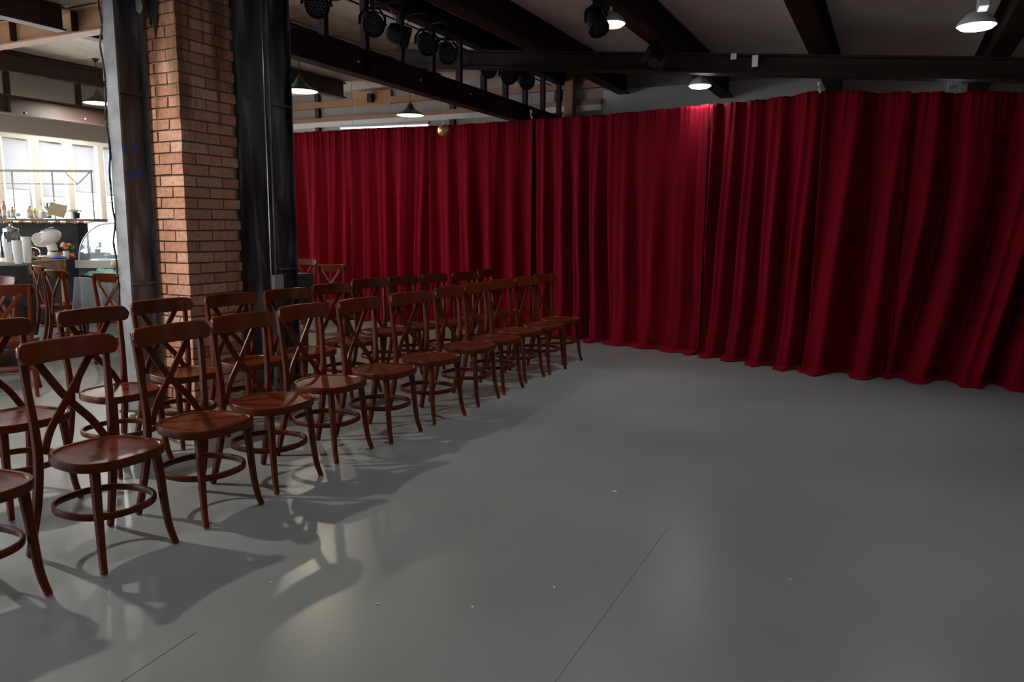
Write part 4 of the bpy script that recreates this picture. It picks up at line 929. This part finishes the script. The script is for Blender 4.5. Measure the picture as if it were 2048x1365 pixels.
bottle(38, 0.14, 0.034, 'bottle_clear', 'clear squat bottle on the back bar', 'steel'); bottle(62, 0.16, 0.036, 'straw', 'beige bottle with black stopper on the back bar', 'black_plastic')
bottle(73, 0.14, 0.03, 'yellow', 'yellow bottle on the back bar', 'white_paint'); bottle(101, 0.20, 0.026, 'bottle_green', 'slim green glass bottle on the back bar', 'leaf')
bottle(88, 0.12, 0.04, 'white_enamel', 'round white vase-like bottle below the small plant', 'blue', 0.75)
p = at_y(110, 432, YB + 0.02); cb = thing('greeting_card', 'tan printed card leaning back on the back bar', 'card', (p.x, YB + 0.03, bz + 0.0), math.radians(10))
o = MB().box((0, 0, 0.085), (0.21, 0.006, 0.17)).build('sheet', 'cork', cb, smooth=False); o.rotation_euler = (math.radians(-12), math.radians(14), 0); o.location.z = 0.03
def plant(p, hgt, spread, n, mat, label, pot='black_plastic', pr=0.05, ph=0.08, leafw=0.018, droop=0.5, potname='pot'):
    r = thing('potted_plant', label, 'plant', p)
    MB().lathe([(pr * 0.75, 0), (pr, ph), (pr * 1.06, ph), (pr * 0.95, ph - 0.005)], 16).build(potname, pot, r)
    m = MB(); rnd = random.Random(int(p[0] * 1000))
    for i in range(n):
        a = rnd.uniform(0, 2 * PI); L = hgt * rnd.uniform(0.6, 1.1); s = spread * rnd.uniform(0.4, 1.0); dx, dy = math.cos(a), math.sin(a); pts = []
        for k in range(5):
            f = k / 4; pts.append(Vector((dx * s * f, dy * s * f, ph - 0.01 + L * (f - droop * f * f))))
        sd = Vector((-dy, dx, 0)); wd = [0.3, 0.9, 1.0, 0.7, 0.05]
        vs = []
        for q, ww_ in zip(pts, wd): vs += [q - sd * leafw * ww_, q + Vector((0, 0, 0.004)), q + sd * leafw * ww_]
        m.add(vs, [(k * 3 + j, k * 3 + j + 1, k * 3 + j + 4, k * 3 + j + 3) for k in range(4) for j in range(2)])
    m.build('leaves', mat, r); return r
p = at_y(156, 432, YB + 0.1); plant((p.x, YB + 0.06, bz), 0.16, 0.14, 46, 'leaf_light', 'bushy pale green plant in a black pot on the back bar', droop=0.9)
p = at_y(88, 432, YB + 0.1); plant((p.x, YB + 0.20, bz), 0.20, 0.10, 10, 'leaf', 'small upright green plant in a white pot on the back bar', 'white_enamel', 0.045, 0.09, 0.012, 0.2)
for px, lb, mt in ((142, 'dense dark green plant standing on the wooden table end', 'leaf'), (128, 'leafy green plant behind the mixer on the wooden table', 'leaf'), (70, 'light green leafy plant behind the mixer head', 'leaf_light')):
    p = on_table({142: 140, 128: 116, 70: 62}[px], {142: 0.98, 128: 1.12, 70: 1.10}[px]); plant((p.x, p.y, HW), 0.30, 0.085, 60, mt, lb, 'cork', 0.05, 0.07, 0.016, 0.75)
p = on_table(132, 0.72); fl = thing('flower_bunch', 'bunch of red and pink flowers at the wooden table end', 'flowers', (p.x, p.y, HW))
MB().lathe([(0.03, 0), (0.035, 0.10)], 12).build('vase', 'white_enamel', fl)
for k in range(9):
    a = k * 2.4; MB().ball((0.05 * math.cos(a) * (k / 9), 0.04 * math.sin(a), 0.14 + 0.012 * (k % 5)), 0.026, 10, 7, (1, 1, 0.8)).build('flower', ('red', 'pink', 'orange')[k % 3], fl)
p = on_table(32, 0.7); tp = thing('honey_jar', 'yellow and orange jars stacked behind the cup stacks', 'jar', (p.x, p.y, HW))
for k, mt in enumerate(('yellow', 'orange', 'yellow')):
    MB().lathe([(0.045 - k * 0.005, 0.065 * k), (0.048 - k * 0.005, 0.065 * k + 0.01), (0.046 - k * 0.005, 0.065 * k + 0.055), (0.035, 0.065 * k + 0.064)], 16).build('jar', mt, tp)
# curved glass display case
YC = 10.05
x0, x1 = at_y(157, 500, YC).x, at_y(157, 500, YC).x + 1.25
zb, zt = at_y(200, 521, YC).z, bz - 0.063
dc = thing('display_case', 'curved glass food display case on a white counter', 'display case', ((x0 + x1) / 2, YC + 0.30, 0))
hw = (x1 - x0) / 2
MB().box((0, 0, (zb - 0.10) / 2), (hw * 2, 0.66, zb - 0.10)).build('cabinet', 'case_grey', dc, smooth=False)
MB().box((0, 0, zb - 0.05), (hw * 2 + 0.06, 0.72, 0.10)).build('counter', 'white_enamel', dc, smooth=False, bevel=0.006)
arc = [(-hw + 0.34 * (1 - math.sin(a)), zb + (zt - zb) * (1 - (1 - math.sin(a)) ** 0 * math.cos(a))) for a in [0]]
prof = [(-hw + 0.42 - 0.42 * math.cos(a), zb + (zt - zb) * math.sin(a)) for a in [PI / 2 * i / 12 for i in range(13)]] + [(hw, zt)]
vs = [(x, y, z) for x, z in prof for y in (-0.30, 0.30)]
MB().add(vs, [(2 * i, 2 * i + 1, 2 * i + 3, 2 * i + 2) for i in range(len(prof) - 1)]).build('curved_glass', 'case_glass', dc)
side = [(x, -0.30, z) for x, z in prof] + [(hw, -0.30, zb)]
MB().add(side, [tuple(range(len(side)))]).build('side_glass', 'case_glass', dc, smooth=False)
m = MB(); m.sweep([(x, -0.30, z) for x, z in prof], [(0.010, 0.010)] * len(prof), 6, Vector((0, 1, 0))).build('edge_trim', 'white_enamel', dc)
for zz in (0.33, 0.66):
    MB().box((0.12, 0, zb + (zt - zb) * zz), (hw * 2 - 0.35, 0.5, 0.010)).build('glass_shelf', 'case_glass', dc, smooth=False)
MB().box((0.05, 0, zt + 0.012), (hw * 1.5, 0.6, 0.025)).build('top_panel', 'white_enamel', dc, smooth=False, bevel=0.003)
for k, (dx, zz) in enumerate(((-0.18, 0.34), (0.05, 0.34), (-0.22, 0.0), (0.02, 0.0), (-0.05, 0.67))):
    b = thing('white_bowl', ('white bowl on the middle shelf of the display case', 'white bowl on the middle shelf of the display case', 'white bowl on the floor of the display case', 'white bowl on the floor of the display case', 'white bowl on the upper shelf of the display case')[k], 'bowl', (dc.location.x + dx - 0.1, dc.location.y - 0.05, zb + (zt - zb) * zz + 0.008), 0, 'bowls in the display case')
    MB().lathe([(0.04, 0), (0.085, 0.05), (0.09, 0.052), (0.082, 0.05), (0.03, 0.008)], 20).build('bowl', 'white_enamel', b)
# black table near the curtain
pk = at_z(617, 546, 0.75)
cloth_table(pk.x - 0.55, pk.y + 0.06, 1.2, 0.34, 0.745, 0.55, math.radians(-26), 'black_cloth', 'folding table under black cloth near the red curtain', 'black cloth draped over the table near the red curtain', folds=7)
# small black speaker box at the end wall beam
p = at_u(735, 195, U1 - 0.2); sb = thing('junction_box', 'small black box on a tan board beside the roof beam end', 'box', p, ANG_U)
MB().box((0.13, 0, 0), (0.02, 0.75, 0.24)).build('board', 'tan_wood', sb, smooth=False)
MB().box((0.08, 0, 0.0), (0.09, 0.09, 0.14)).build('box', 'black_plastic', sb, smooth=False, bevel=0.005)
